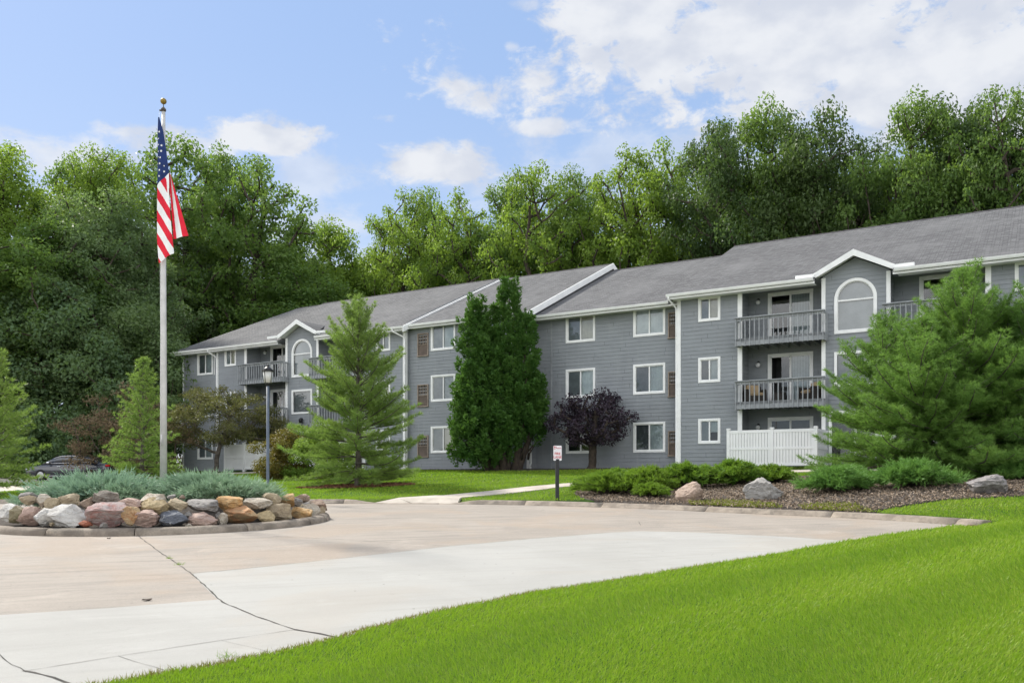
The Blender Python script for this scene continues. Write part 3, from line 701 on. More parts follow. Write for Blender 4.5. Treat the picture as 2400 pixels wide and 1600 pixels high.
def arched_wall(u0, u1, z0, zt, w, arch, holes, peak):
    """wall strip of the gabled bay with a real arched opening"""
    a0, a1, az0, azs = arch; uc = (a0 + a1) / 2; r = (a1 - a0) / 2 - .03
    hs = list(holes) + [(uc - r, uc + r, az0 + .03, azs)]
    z = azs; st = .045
    while z < azs + r - .005:
        q = min(z + st, azs + r); hw = math.sqrt(max(r * r - ((z + q) / 2 - azs) ** 2, 0)); hs.append((uc - hw, uc + hw, z, q)); z = q
    um = (u0 + u1) / 2
    lim = lambda z: (u0, u1) if z <= zt else (u0 + (z - zt) / (peak - zt) * (um - u0), u1 - (z - zt) / (peak - zt) * (u1 - um))
    wall('wall', (0, w), (1, 0), u0, u1, z0, peak, hs, lim)
def entry(uc, w):
    mb = MB(); a, b = uc - 1.05, uc + 1.05; z0 = 2.0
    lb(mb, a, b, w - .04, w + .02, 4.10, 4.28); lb(mb, a, a + .12, w - .04, w + .02, z0, 4.10); lb(mb, b - .12, b, w - .04, w + .02, z0, 4.10); lb(mb, uc - .05, uc + .05, w - .0, w + .05, z0, 4.10)
    o = mb.build('entrance', MAT['white'], BLD)
    mb = MB(); mb.face([(a, w + .04, z0 - ZB), (b, w + .04, z0 - ZB), (b, w + .04, 4.1 - ZB), (a, w + .04, 4.1 - ZB)]); mb.build('pane', MAT['glass'], o)
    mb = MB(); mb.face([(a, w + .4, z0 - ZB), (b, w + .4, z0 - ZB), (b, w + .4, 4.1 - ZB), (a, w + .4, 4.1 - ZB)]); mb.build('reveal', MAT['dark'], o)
    return (a, b, z0 - .1, 4.26)
def bay_block(uc, w, hl, hr, flip=False, styles=None, opens=None):
    """a projecting block: small windows, two balcony recesses and a gabled middle bay. uc centre, hl/hr half widths"""
    ul, ur = uc - hl, uc + hr; RD = 1.2
    rl0, rl1, bl, br, rr0, rr1 = uc - 4.80, uc - 1.28, uc - 1.32, uc + 1.32, uc + 1.28, uc + 4.80
    styles = styles or {}
    holes = [window(uc - 6.70, uc - 5.68, a, b, w, styles.get(('l', i), 'short' if i == 0 else 'half')) for i, (a, b) in enumerate(SMZ)]
    wall('wall', (0, w), (1, 0), ul, rl0, ZB, ZTOP, holes)
    holes = [window(uc + 5.68, uc + 6.70, a, b, w) for a, b in SMZ] if hr > 6.75 else []
    wall('wall', (0, w), (1, 0), rr1, ur, ZB, ZTOP, holes)
    # bay
    e = entry(uc, w); arch_window(uc - .83, uc + .83, 7.47, 8.88, w)
    mb = MB(); h2 = (uc - .83, uc + .83, 5.28, 6.72); c = .11
    for q in ((h2[0], h2[1], h2[2], h2[2] + c), (h2[0], h2[1], h2[3] - c, h2[3]), (h2[0], h2[0] + c, h2[2] + c, h2[3] - c), (h2[1] - c, h2[1], h2[2] + c, h2[3] - c)): lb(mb, q[0], q[1], w - .045, w + .02, q[2], q[3])
    o = mb.build('window', MAT['white'], BLD)
    mb = MB(); mb.face([(h2[0], w + .03, h2[2] - ZB), (h2[1], w + .03, h2[2] - ZB), (h2[1], w + .03, h2[3] - ZB), (h2[0], w + .03, h2[3] - ZB)]); mb.build('pane', MAT['glass'], o)
    mb = MB(); mb.face([(h2[0], w + .12, h2[2] - ZB), (h2[1], w + .12, h2[2] - ZB), (h2[1], w + .12, h2[3] - ZB), (h2[0], w + .12, h2[3] - ZB)]); mb.build('shade', MAT['screen'], o)
    arched_wall(bl, br, ZB, 9.9, w, (uc - .83, uc + .83, 7.47, 8.88), [e, (h2[0] + .02, h2[1] - .02, h2[2] + .02, h2[3] - .02)], 10.56)
    for u, wd in ((bl - .02, .16), (br - .14, .16)): board(u, w - .003, ZB, 9.85, wd)
    for u in (rl0 - .10, rr1 - .10): board(u, w - .003, ZB, 9.82, .20)
    # recesses
    for s, (a, b) in enumerate(((rl0, rl1), (rr0, rr1))):
        wb = w + RD; hs = []
        d0, d1 = (b - 2.62, b - .66) if s == 0 else (a + .98, a + 2.94)
        for i, zf in enumerate(FL):
            op = (opens or {}).get((s, i), 0)
            hs.append(sliding_door(d0, d1, zf, [4.18, 7.0, 9.72][i], wb, op, curtain=(i > 0)))
            wall_lamp((a + .48) if s == 0 else (b - .35), wb, [3.77, 6.57, 9.37][i])
        wall('wall', (0, wb), (1, 0), a, b, ZB, ZTOP, hs)
        wall('wall', (a + .02, w), (0, 1), 0, RD, ZB, ZTOP)         # side facing right
        wall('wall', (b - .02, wb), (0, -1), 0, RD, ZB, ZTOP)
        mb = MB(); lb(mb, a, b, w, wb, ZTOP, ZTOP + .02); mb.build('ceiling', MAT['grey_trim'], BLD)
        for i in (1, 2):
            u0, u1 = (a - .05, b + .17) if s == 0 else (a - .15, b + .05)
            balcony(u0, u1, w - .60, wb, FL[i])
    # gable roof over the bay
    pk = 10.78; ze = 9.98; hw = 1.53; wf = w - .45; wbk = 1.9 + w
    mb = MB()
    mb.prism([(uc - hw, wf, ze - ZB), (uc, wf, pk - ZB), (uc, wbk, pk - ZB), (uc - hw, wf + .2, ze - ZB)], (0, 0, -.12))
    mb.prism([(uc, wf, pk - ZB), (uc + hw, wf, ze - ZB), (uc + hw, wf + .2, ze - ZB), (uc, wbk, pk - ZB)], (0, 0, -.12))
    g = mb.build('gable_roof', MAT['shingle'], BLD)
    mb = MB()
    for s in (-1, 1):
        mb.prism([(uc + s * (hw + .04), wf - .04, ze - .0 - ZB), (uc, wf - .04, pk + .02 - ZB), (uc, wf - .04, pk - .24 - ZB), (uc + s * (hw + .04), wf - .04, ze - .22 - ZB)], (0, .035, 0))
        mb.prism([(uc + s * hw, wf, ze - .13 - ZB), (uc, wf, pk - .13 - ZB), (uc, w + .05, pk - .13 - ZB), (uc + s * hw, w + .05, ze - .13 - ZB)], (0, 0, -.015))
        q0, q1 = (uc - hw - .75, uc - hw + .02) if s == -1 else (uc + hw - .02, uc + hw + .75)
        lb(mb, q0, q1, wf - .16, wf + .0, ze - .16, ze - .03)
    mb.build('gable_trim', MAT['white'], g)
# --- blocks
UC1, UC4 = -37.5, -6.62
W1, W1A, W2, W3, W4 = -.42, .10, -.08, .60, 0.0
bay_block(UC4, W4, 7.68, 7.72, opens={(0, 1): .55})
bay_block(UC1, W1, 7.45, 7.75)
# sec 1a
hs = [window(-47.45, -45.95, a, b, W1A, 'half') for a, b in BIGZ]
wall('wall', (0, W1A), (1, 0), -48.89, -44.95, ZB, 9.6, hs)
board(-48.93, W1A, ZB, 9.6, .13); board(-44.97, W1 - .002, ZB, 9.75, .16); board(-45.83, W1A - .004, 8.15, 9.6, .07)
wall('wall', (-44.95, W1A), (0, -1), 0, W1A - W1, ZB, 9.75)
# sec 1 right end wall
we = W1 + .0
wall('wall', (-29.75, W1), (0, 1), 0, 19.2, ZB, 14.1, (), lambda z: (0, 19.2) if z < 9.8 else ((z - 9.95) / PITCH, 19.2 - (z - 9.95) / PITCH))
board(-29.90, W1 - .002, ZB, 9.7, .16, side=1)
# sec 2
hs = [window(-28.26, -26.65, a + .13, b + .13, W2, ['half', 'half', 'half'][i]) for i, (a, b) in enumerate(BIGZ)] + [window(-24.75, -23.15, a + .13, b + .13, W2) for a, b in BIGZ]
for z0, z1 in ((2.6, 3.8), (5.34, 6.56), (8.08, 9.34)): ac_unit(-29.15, -28.42, z0, z1, W2)
wall('wall', (0, W2), (1, 0), -29.75, -22.1, ZB, 9.85, hs)
board(-22.26, W2 - .002, ZB, 9.75, .16, side=1)
wall('wall', (-22.1, W2), (0, 1), 0, 18.9, ZB, 14.1, (), lambda z: (0, 18.9) if z < 9.8 else ((z - 9.93) / PITCH + .02, 18.9 - (z - 9.93) / PITCH))
# sec 3
hs = [window(-20.39, -18.77, a, b, W3, ['dark', 'half', 'half'][i]) for i, (a, b) in enumerate(BIGZ)] + [window(-16.75, -15.13, a, b, W3, ['half', 'half', 'both'][i]) for i, (a, b) in enumerate(BIGZ)]
for z0, z1 in ((2.5, 3.68), (5.25, 6.44), (7.98, 9.2)): ac_unit(-14.98, -14.33, z0, z1, W3)
wall('wall', (0, W3), (1, 0), -22.1, -14.3, ZB, 9.62, hs)
mb = MB(); lb(mb, -22.1 + .85, -22.1 + .92, W3 - .05, W3 + .0, ZB, 9.5); mb.build('conduit', MAT['grey_trim'], BLD)
board(-14.32, W4 - .002, ZB, 9.72, .17)
wall('wall', (-14.28, W3), (0, -1), 0, W3 - W4, ZB, 9.75)
# beyond the frame to the right
hs = [window(2.2, 3.8, a, b, W3) for a, b in BIGZ] + [window(5.7, 7.3, a, b, W3) for a, b in BIGZ]
wall('wall', (0, W3), (1, 0), 1.1, 9.0, ZB, 9.6, hs); wall('wall', (1.1, W4), (0, 1), 0, W3, ZB, 9.75); board(.95, W4 - .002, ZB, 9.75, .16)
wall('wall', (9.0, W3), (0, 1), 0, 17.6, ZB, 13.8, (), lambda z: (0, 17.6) if z < 9.8 else ((z - 9.8) / PITCH, 17.6 - (z - 9.8) / PITCH))
# left end gable and back
wall('wall', (-48.89, 18.7), (0, -1), 0, 18.6, ZB, 13.9, (), lambda z: (0, 18.6) if z < 9.7 else ((z - 9.65) / PITCH, 18.6 - (z - 9.65) / PITCH))
wall('wall', (9.0, 18.2), (-1, 0), 0, 57.9, ZB, 9.6)
# roofs (top surface plane: z at w=0)
RW = 9.4
def roofz(z0, w): return z0 + PITCH * w
def seg(u0, u1, w_wall, zp, oh=.6, left_in=None, notch=None):
    we = w_wall - oh; return roof_seg(u0, u1, we, roofz(zp, we), RW, roofz(zp, RW), left_in=left_in, notch=notch), we, roofz(zp, we)
_, we, ze = seg(-49.35, -44.95, W1A, 10.0, .62, left_in=-47.6); gutter(-49.3, -45.0, we - .12, ze + .0); soffit(-49.3, -44.95, we, W1A, ze - .20)
mb = MB()
for s_ in (0, 1):
    a = we if s_ == 0 else 2 * RW - we; zr_ = roofz(10.0, RW)
    mb.prism([(-49.37, a, ze - ZB), (-47.62, RW, zr_ - ZB), (-47.62, RW, zr_ - .2 - ZB), (-49.37, a, ze - .2 - ZB)], (-.03, 0, 0))
mb.build('rake_board', MAT['grey_trim'], BLD)
_, we, ze = seg(-45.10, -29.50, W1, 10.09, .52, notch=UC1)
for a, b in ((-45.2, UC1 - 1.55), (UC1 + 1.55, -29.55)): gutter(a, b, we - .12, ze); soffit(a + .1, b, we, W1, ze - .20)
E1 = (we, ze)
rake(-29.50, we - .05, ze - .02, RW, roofz(10.09, RW), .30); rake(-45.14, we, ze - .04, RW, roofz(10.09, RW) - .04, .20, mat='shingle')
downspout(-44.90, W1, -45.1, we - .12, ze)
downspout(-29.72, W1 - .04, -30.2, we - .12, ze)
_, we, ze = seg(-29.45, -21.90, W2, 10.02, .40); gutter(-29.4, -21.95, we - .12, ze); soffit(-29.45, -21.9, we, W2, ze - .19)
rake(-21.90, we - .05, ze - .02, RW, roofz(10.02, RW), .30)
downspout(-21.98, W2, -22.2, we - .12, ze, 2.1)
_, we, ze = seg(-22.05, -14.2, W3, 9.62, .62); gutter(-21.85, -14.5, we - .12, ze); soffit(-22.0, -14.2, we, W3, ze - .18)
_, we, ze = seg(-14.55, 1.35, W4, 10.05, .60, notch=UC4)
for a, b in ((-14.6, UC4 - 1.55), (UC4 + 1.55, 1.3)): gutter(a, b, we - .12, ze); soffit(a + .1, b, we, W4, ze - .20)
rake(-14.545, we, ze - .05, RW, roofz(10.05, RW) - .05, .40, mat='shingle')
rake(1.35, we, ze, RW, roofz(10.05, RW), .20)
downspout(-14.36, W4 + .04, -14.5, we - .12, ze)
_, we, ze = seg(1.0, 9.5, W3, 9.75, .60); gutter(1.4, 9.5, we - .12, ze); soffit(1.35, 9.4, we, W3, ze - .18); rake(9.5, we, ze, RW, roofz(9.75, RW), .22)
mb = MB()
for u in (-40.2, -31.2, -17.5, -12, -4.5): mb.tube([(u, RW + 1.6, 12.9 - ZB), (u, RW + 1.6, 13.95 - ZB)], .05, 8)
mb.build('vent_pipe', MAT['grey_trim'], BLD)
# text
def text_mesh(s, size, ext=.004):
    cu = bpy.data.curves.new('letters', 'FONT'); cu.body = s; cu.size = size; cu.extrude = ext; cu.align_x = 'CENTER'; cu.align_y = 'CENTER'; cu.offset = size * .012
    o = bpy.data.objects.new('letters', cu); COL.objects.link(o); bpy.context.view_layer.update()
    me = bpy.data.meshes.new_from_object(o.evaluated_get(bpy.context.evaluated_depsgraph_get())); bpy.data.objects.remove(o); bpy.data.curves.remove(cu); return me
for uc, w in ((UC1, W1),):
    for s, u in (('101', uc - .42), ('H', uc + .05), ('J', uc + .52)):
        o = link('building_number', text_mesh(s, .34, .012), BLD, MAT['black']); o.location = (u, w - .04, 4.50 - ZB); o.rotation_euler = (R(90), 0, 0); o.scale = (.8, 1, 1)
    mb = MB(); mb.tube([(uc + .05, w, 5.0 - ZB), (uc + .05, w - .14, 5.02 - ZB)], .02, 8); mb.tube([(uc + .05, w - .17, 4.74 - ZB), (uc + .05, w - .17, 4.95 - ZB), (uc + .05, w - .17, 5.03 - ZB)], [.10, .13, .02], 10)
    mb.build('entrance_lantern', MAT['black'], BLD)
# foundation strip
mb = MB()
for a, b, w in ((-48.85, -44.97, W1A), (-44.9, -42.4, W1), (-29.7, -22.2, W2), (-22, -14.4, W3), (-14.2, -11.5, W4), (1.1, 9, W3)): lb(mb, a, b, w + .0, w + .1, 1.2, ZB + .012)
lb(mb, -48.8, 8.9, 1.5, 17.5, 1.2, ZB)
mb.build('foundation', MAT['conc_kerb'], BLD)

# ------------------------------------------------------------------ fences in front of the ground floor patios
def fence(us, w, label, zt=3.46, zb=1.93):
    x0, y0 = world(us[0], w); o = empty('vinyl_fence', (x0, y0, zb), rz); tag(o, label, 'fence', 'white vinyl patio fences')
    g0 = -.02; H = zt - zb; back = -w + .0
    for u in us:
        mb = MB(); a = u - us[0]; mb.box(a - .065, a + .065, -.065, .065, -.35, H + .03); mb.box(a - .08, a + .08, -.08, .08, H + .03, H + .06); mb.prism([(a - .07, -.07, H + .06), (a + .07, -.07, H + .06), (a + .07, .07, H + .06), (a - .07, .07, H + .06)], (0, 0, .03))
        mb.build('post', MAT['vinyl'], o)
    def panel(p, q, fixed, axis):
        mb = MB(); L = q - p
        def bx(a, b, c, d, z0, z1):
            if axis == 'u': mb.box(a, b, fixed + c, fixed + d, z0, z1)
            else: mb.box(fixed + c, fixed + d, a, b, z0, z1)
        bx(p, q, -.03, .03, H - .12, H); bx(p, q, -.03, .03, H * .47, H * .47 + .10); bx(p, q, -.03, .03, .06, .17)
        n = int(L / .115); gap = .016
        for k in range(n):
            a = p + L * k / n + gap / 2; b = p + L * (k + 1) / n - gap / 2
            bx(a, b, -.014, .014, .17, H * .47); bx(a, b, -.014, .014, H * .47 + .10, H - .12)
        mb.build('panel', MAT['vinyl'], o)
    for a, b in zip(us, us[1:]): panel(a - us[0] + .065, b - us[0] - .065, 0, 'u')
    panel(.07, -w - .1, 0, 'w'); panel(.07, -w - .1, us[-1] - us[0], 'w')
fence((-11.24, -9.44, -7.72), -2.2, 'white slatted patio fence under the near balconies, left of the big dark pine')
fence((-5.45, -3.65, -1.85), -2.2, 'white slatted patio fence mostly hidden behind the big dark pine')
fence((-41.6, -40.0, -38.65), -2.6, 'white slatted patio fence behind the street lamp and the reddening bush')
fence((-36.3, -34.6, -33.0), -2.6, 'white slatted patio fence hidden behind the tall light green pine')
# ------------------------------------------------------------------ balcony furniture
def armchair(u, w, ang, label):
    x, y = world(u, w); o = empty('wicker_armchair', (x, y, 4.79), rz + ang); tag(o, label, 'armchair', 'wicker armchairs on the balcony')
    def rb(x0, x1, y0, y1, z0, z1, m, name, bv=.03):
        bm = bmesh.new(); bmesh.ops.create_cube(bm, size=1)
        for v in bm.verts: v.co = Vector(((x0 + x1) / 2 + v.co.x * (x1 - x0), (y0 + y1) / 2 + v.co.y * (y1 - y0), (z0 + z1) / 2 + v.co.z * (z1 - z0)))
        bmesh.ops.bevel(bm, geom=bm.edges[:], offset=bv, segments=2, affect='EDGES'); me = bpy.data.meshes.new(name); bm.to_mesh(me); bm.free(); link(name, me, o, m)
    rb(-.36, .36, -.34, .34, .05, .30, MAT['wicker'], 'base'); rb(-.44, -.34, -.36, .36, .03, .58, MAT['wicker'], 'arm'); rb(.34, .44, -.36, .36, .03, .58, MAT['wicker'], 'arm')
    rb(-.42, .42, .28, .38, .05, .78, MAT['wicker'], 'backrest'); rb(-.33, .33, -.36, .22, .30, .44, MAT['cushion'], 'seat_cushion', .05); rb(-.32, .32, .16, .28, .42, .80, MAT['cushion'], 'back_cushion', .05)
armchair(-10.9, .35, R(35), 'dark wicker armchair with tan cushions at the left end of the middle balcony')
armchair(-8.45, .40, R(-40), 'dark wicker armchair with tan cushions beside the open balcony door, next to the pine')
mb = MB(); mb.box(-.25, .25, -.25, .25, .38, .42); mb.box(-.22, .22, -.22, .22, 0, .38)
x, y = world(-9.85, .5); o = mb.build('side_table', MAT['wicker']); o.location = (x, y, 4.79); o.rotation_euler = (0, 0, rz); tag(o, 'low dark wicker side table between the two balcony armchairs', 'side table')

# ------------------------------------------------------------------ flagpole and flag
PX, PY = -7.9, 19.74; pz = isz(PX, PY)
ztop = 1.5 + (1119 - 262) / F * PY
FP = empty('flagpole', (PX, PY, pz)); tag(FP, 'tall tapered metal flagpole rising from the rock ringed island', 'flagpole')
mb = MB(); mb.tube([(0, 0, -.2), (0, 0, 2.5), (0, 0, ztop - pz)], [.078, .072, .040], 24); mb.build('shaft', MAT['pole'], FP)
mb = MB(); mb.tube([(0, 0, -.1), (0, 0, .02), (0, 0, .05)], [.17, .16, .10], 24); mb.build('base_collar', MAT['pole'], FP)
mb = MB(); h = ztop - pz; mb.tube([(0, 0, h), (0, 0, h + .03), (0, 0, h + .06), (0, 0, h + .10)], [.045, .058, .055, .02], 16); mb.tube([(-.02, 0, h + .03), (-.085, -.02, h + .02)], .022, 8); mb.tube([(0, 0, h + .08), (0, 0, h + .2)], .010, 8); mb.build('truck', MAT['bark_grey'], FP)
mb = MB(); mb.sphere((0, 0, h + .235), .068, 20, 14); mb.build('ball', MAT['gold'], FP)
mb = MB(); mb.tube([(-.085, -.03, h + .0), (-.03, -.095, 4), (-.02, -.10, 1.4)], .003, 5); mb.build('halyard', MAT['white'], FP)
mb = MB(); mb.box(-.02, .02, -.115, -.07, 1.22, 1.42); mb.tube([(0, -.12, 1.2), (0, -.12, 1.44)], .012, 8); mb.build('cleat', MAT['pole'], FP)
def flag():
    K = .00271; z0 = 1.5 + (1119 - 200) / F * PY
    def pos(zx, zy, dep): return ((zx - 286) * K, dep, z0 - zy * K - pz)
    interp = lambda y, T: float(np.interp(y, [t[0] for t in T], [t[1] for t in T]))
    Lf = [(282, 256), (400, 251), (850, 250), (1300, 250), (1497, 262)]
    Rf = [(282, 266), (340, 282), (400, 300), (560, 325), (745, 348), (1000, 354), (1250, 372), (1400, 386), (1497, 388)]
    V = []; Fc = []; MI = []
    def sheet(f, kind, n, m):
        i0 = len(V)
        for j in range(m + 1):
            for i in range(n + 1): V.append(f(i / n, j / m)[0])
        for j in range(m):
            for i in range(n):
                c = f((i + .5) / n, (j + .5) / m)[1]; a = i0 + j * (n + 1) + i; Fc.append((a, a + n + 1, a + n + 2, a + 1)); MI.append(c)
    def front(a, b):
        # b runs down; the bottom edge slants
        y = 282 + b * (1480 - 282); L = interp(y, Lf); Rr = interp(y, Rf); x = L + a * (Rr - L)
        bot = 1497 - max(0, x - 262) * .66
        y = 282 + b * (bot - 282); L = interp(y, Lf); Rr = interp(y, Rf); x = L + a * (Rr - L)
        dep = -.10 - .035 * math.sin(a * PI * 1.0) * min(1, b * 3) + .022 * math.sin(a * 7.5 + y * .004) * min(1, b * 2)
        if y < 850 - (x - 250) * 1.03: c = 2
        else:
            k = math.floor((y - 1.67 * (x - 250) - 865) / 95); c = 0 if k % 2 == 0 else 1
            if x > 325 and y < 1040 and y > 765 + 0 and x < 350 and y < 765 + (x - 325) * 11 + 8: c = 1
        return pos(x, y, dep), c
    sheet(front, 0, 46, 300)
    def right(a, b):
        xl = 335 + b * 40; xr = 352 + 150 * (b ** .97); y0 = 742; yb = 1290 - a * 26; y = y0 + b * (yb - y0); x = xl + a * (xr - xl)
        dep = -.055 + .028 * math.sin(a * 5.2 + b * 1.3)
        ox = 352 + 103 * b; ix = 345 + 55 * b
        c = 0 if x > ox else (1 if x > ix else 0)
        return pos(x, y, dep), c
    sheet(right, 0, 44, 130)
    i0 = len(V)
    for q in ((352, 742), (372, 770), (385, 800), (362, 760)): V.append(pos(*q, -.04))
    Fc.append((i0, i0 + 3, i0 + 2, i0 + 1)); MI.append(1)
    me = bpy.data.meshes.new('flag'); ox, oy, oz = pos(286, 282, 0); V2 = [(x, y, z - oz) for x, y, z in V]
    me.from_pydata(V2, [], Fc); me.polygons.foreach_set('material_index', MI); me.polygons.foreach_set('use_smooth', [True] * len(Fc)); me.update()
    o = link('flag', me, None, [MAT['red'], MAT['fwhite'], MAT['blue']]); o.location = (PX, PY, oz + pz)
    tag(o, 'limp stars and stripes flag hanging folded against the top of the pole', 'flag')
    mb = MB()
    for sx, sy, r, lo in [(267, 405, 12, 0), (262, 462, 8, 0), (288, 521, 12, 0), (261, 513, 9, 0), (286, 568, 12, 0), (259, 568, 8, 0), (278, 622, 11, 0), (257, 615, 8, 0), (275, 673, 12, 0), (255, 672, 7, 0), (309, 690, 8, 0), (272, 727, 11, 0), (309, 737, 11, 0), (270, 777, 11, 0)]:
        pts = []
        for k in range(10):
            a = PI / 2 + k * PI / 5; q = r if k % 2 == 0 else r * .42; p = pos(sx + q * math.cos(a) * .85, sy - q * math.sin(a), -.165); pts.append((p[0], p[1], p[2] - oz))
        c = tuple(sum(p[i] for p in pts) / 10 for i in range(3))
        for k in range(10): mb.face([c, pts[k], pts[(k + 1) % 10]])
    s = mb.build('star_pattern', MAT['fwhite'], o)
    # lay the stars onto the cloth
    from mathutils.bvhtree import BVHTree
    bv = BVHTree.FromPolygons([Vector(v) for v in V2], Fc)
    for v in s.data.vertices:
        h = bv.ray_cast(Vector((v.co.x, -1, v.co.z)), Vector((0, 1, 0)))
        if h[0]: v.co.y = h[0].y - .004
flag()

# ------------------------------------------------------------------ street lamp
LX, LY = -7.99, 28.5; lz = gz(LX, LY)
LP = empty('street_lamp', (LX, LY, lz)); tag(LP, 'blue grey lamp post with black framed lantern behind the flagpole island', 'street lamp')
hh = 1.5 + (1119 - 900) / F * LY - lz     # bottom of the lantern
mb = MB(); mb.tube([(0, 0, -.1), (0, 0, 0), (0, 0, .25), (0, 0, .3), (0, 0, hh - .05)], [.07, .07, .068, .052, .048], 16); mb.build('post', MAT['lamp_post'], LP)
mb = MB(); mb.tube([(0, 0, hh - .06), (0, 0, hh + .0), (0, 0, hh + .04)], [.05, .07, .085], 14)
for k in range(4):
    a = PI / 4 + k * PI / 2 + .35; c, s = math.cos(a), math.sin(a); mb.tube([(c * .115, s * .115, hh + .03), (c * .168, s * .168, hh + .42)], .011, 6)
mb.tube([(0, 0, hh + .41), (0, 0, hh + .44)], [.195, .195], 4 * 4); mb.tube([(0, 0, hh + .44), (0, 0, hh + .52), (0, 0, hh + .58)], [.195, .11, .04], 16); mb.tube([(0, 0, hh + .58), (0, 0, hh + .62), (0, 0, hh + .66)], [.02, .035, .008], 10)
LN = mb.build('lantern', MAT['black'], LP)
MAT['lens'] = M('frosted_lens', (.62, .62, .58), (.50, .50, .47), 3, .3)
mb = MB(); mb.tube([(0, 0, hh + .04), (0, 0, hh + .41)], [.11, .165], 4 * 6); mb.build('lens', MAT['lens'], LN)

# ------------------------------------------------------------------ fire lane sign
sp = P(1306, 1153, 26.6); SX, SY = sp.x, 26.6; sz = gz(SX, SY); zs1 = 1.5 + (1119 - 1081) / F * SY; zs0 = zs1
SG = empty('fire_lane_sign', (SX, SY, sz), R(12)); tag(SG, 'small white no parking fire lane sign on a short black post', 'sign')
top = 1.5 + (1119 - 1043) / F * SY - sz
mb = MB(); mb.box(-.05, .05, -.045, .045, -.2, top - .42); mb.box(-.03, .03, -.02, .03, top - .42, top - .05); mb.build('post', MAT['signpost'], SG)
def rrect(w, h, r, y, n=5):
    out = []
    for cx, cz, a0 in ((w / 2 - r, h / 2 - r, 0), (-w / 2 + r, h / 2 - r, 90), (-w / 2 + r, -h / 2 + r, 180), (w / 2 - r, -h / 2 + r, 270)):
        for k in range(n + 1): a = R(a0 + 90 * k / n); out.append((cx + r * math.cos(a), y, cz + r * math.sin(a)))
    return out
mb = MB(); c = top - .24
mb.prism([(x, y, z + c) for x, y, z in rrect(.285, .48, .035, -.035)], (0, .012, 0)); pl = mb.build('plate_border', MAT['black'], SG)
mb = MB(); mb.prism([(x, y, z + c) for x, y, z in rrect(.262, .457, .028, -.038)], (0, .002, 0)); pl = mb.build('plate', MAT['sign_white'], SG)
for s, size, x, z in (('NO', .045, -.06, .185), ('PARKING', .042, .03, .150), ('FIRE', .105, 0, -.02), ('LANE', .105, 0, -.125)):
    o = link('lettering', text_mesh(s, size, .001), pl, MAT['red_ink']); o.location = (x, -.041, c + z); o.rotation_euler = (R(90), 0, 0)
mb = MB(); mb.box(-.115, -.07, -.0405, -.0385, c + .125, c + .145); mb.box(-.115, -.09, -.0405, -.0385, c + .165, c + .21); mb.build('tow_symbol', MAT['red_ink'], pl)

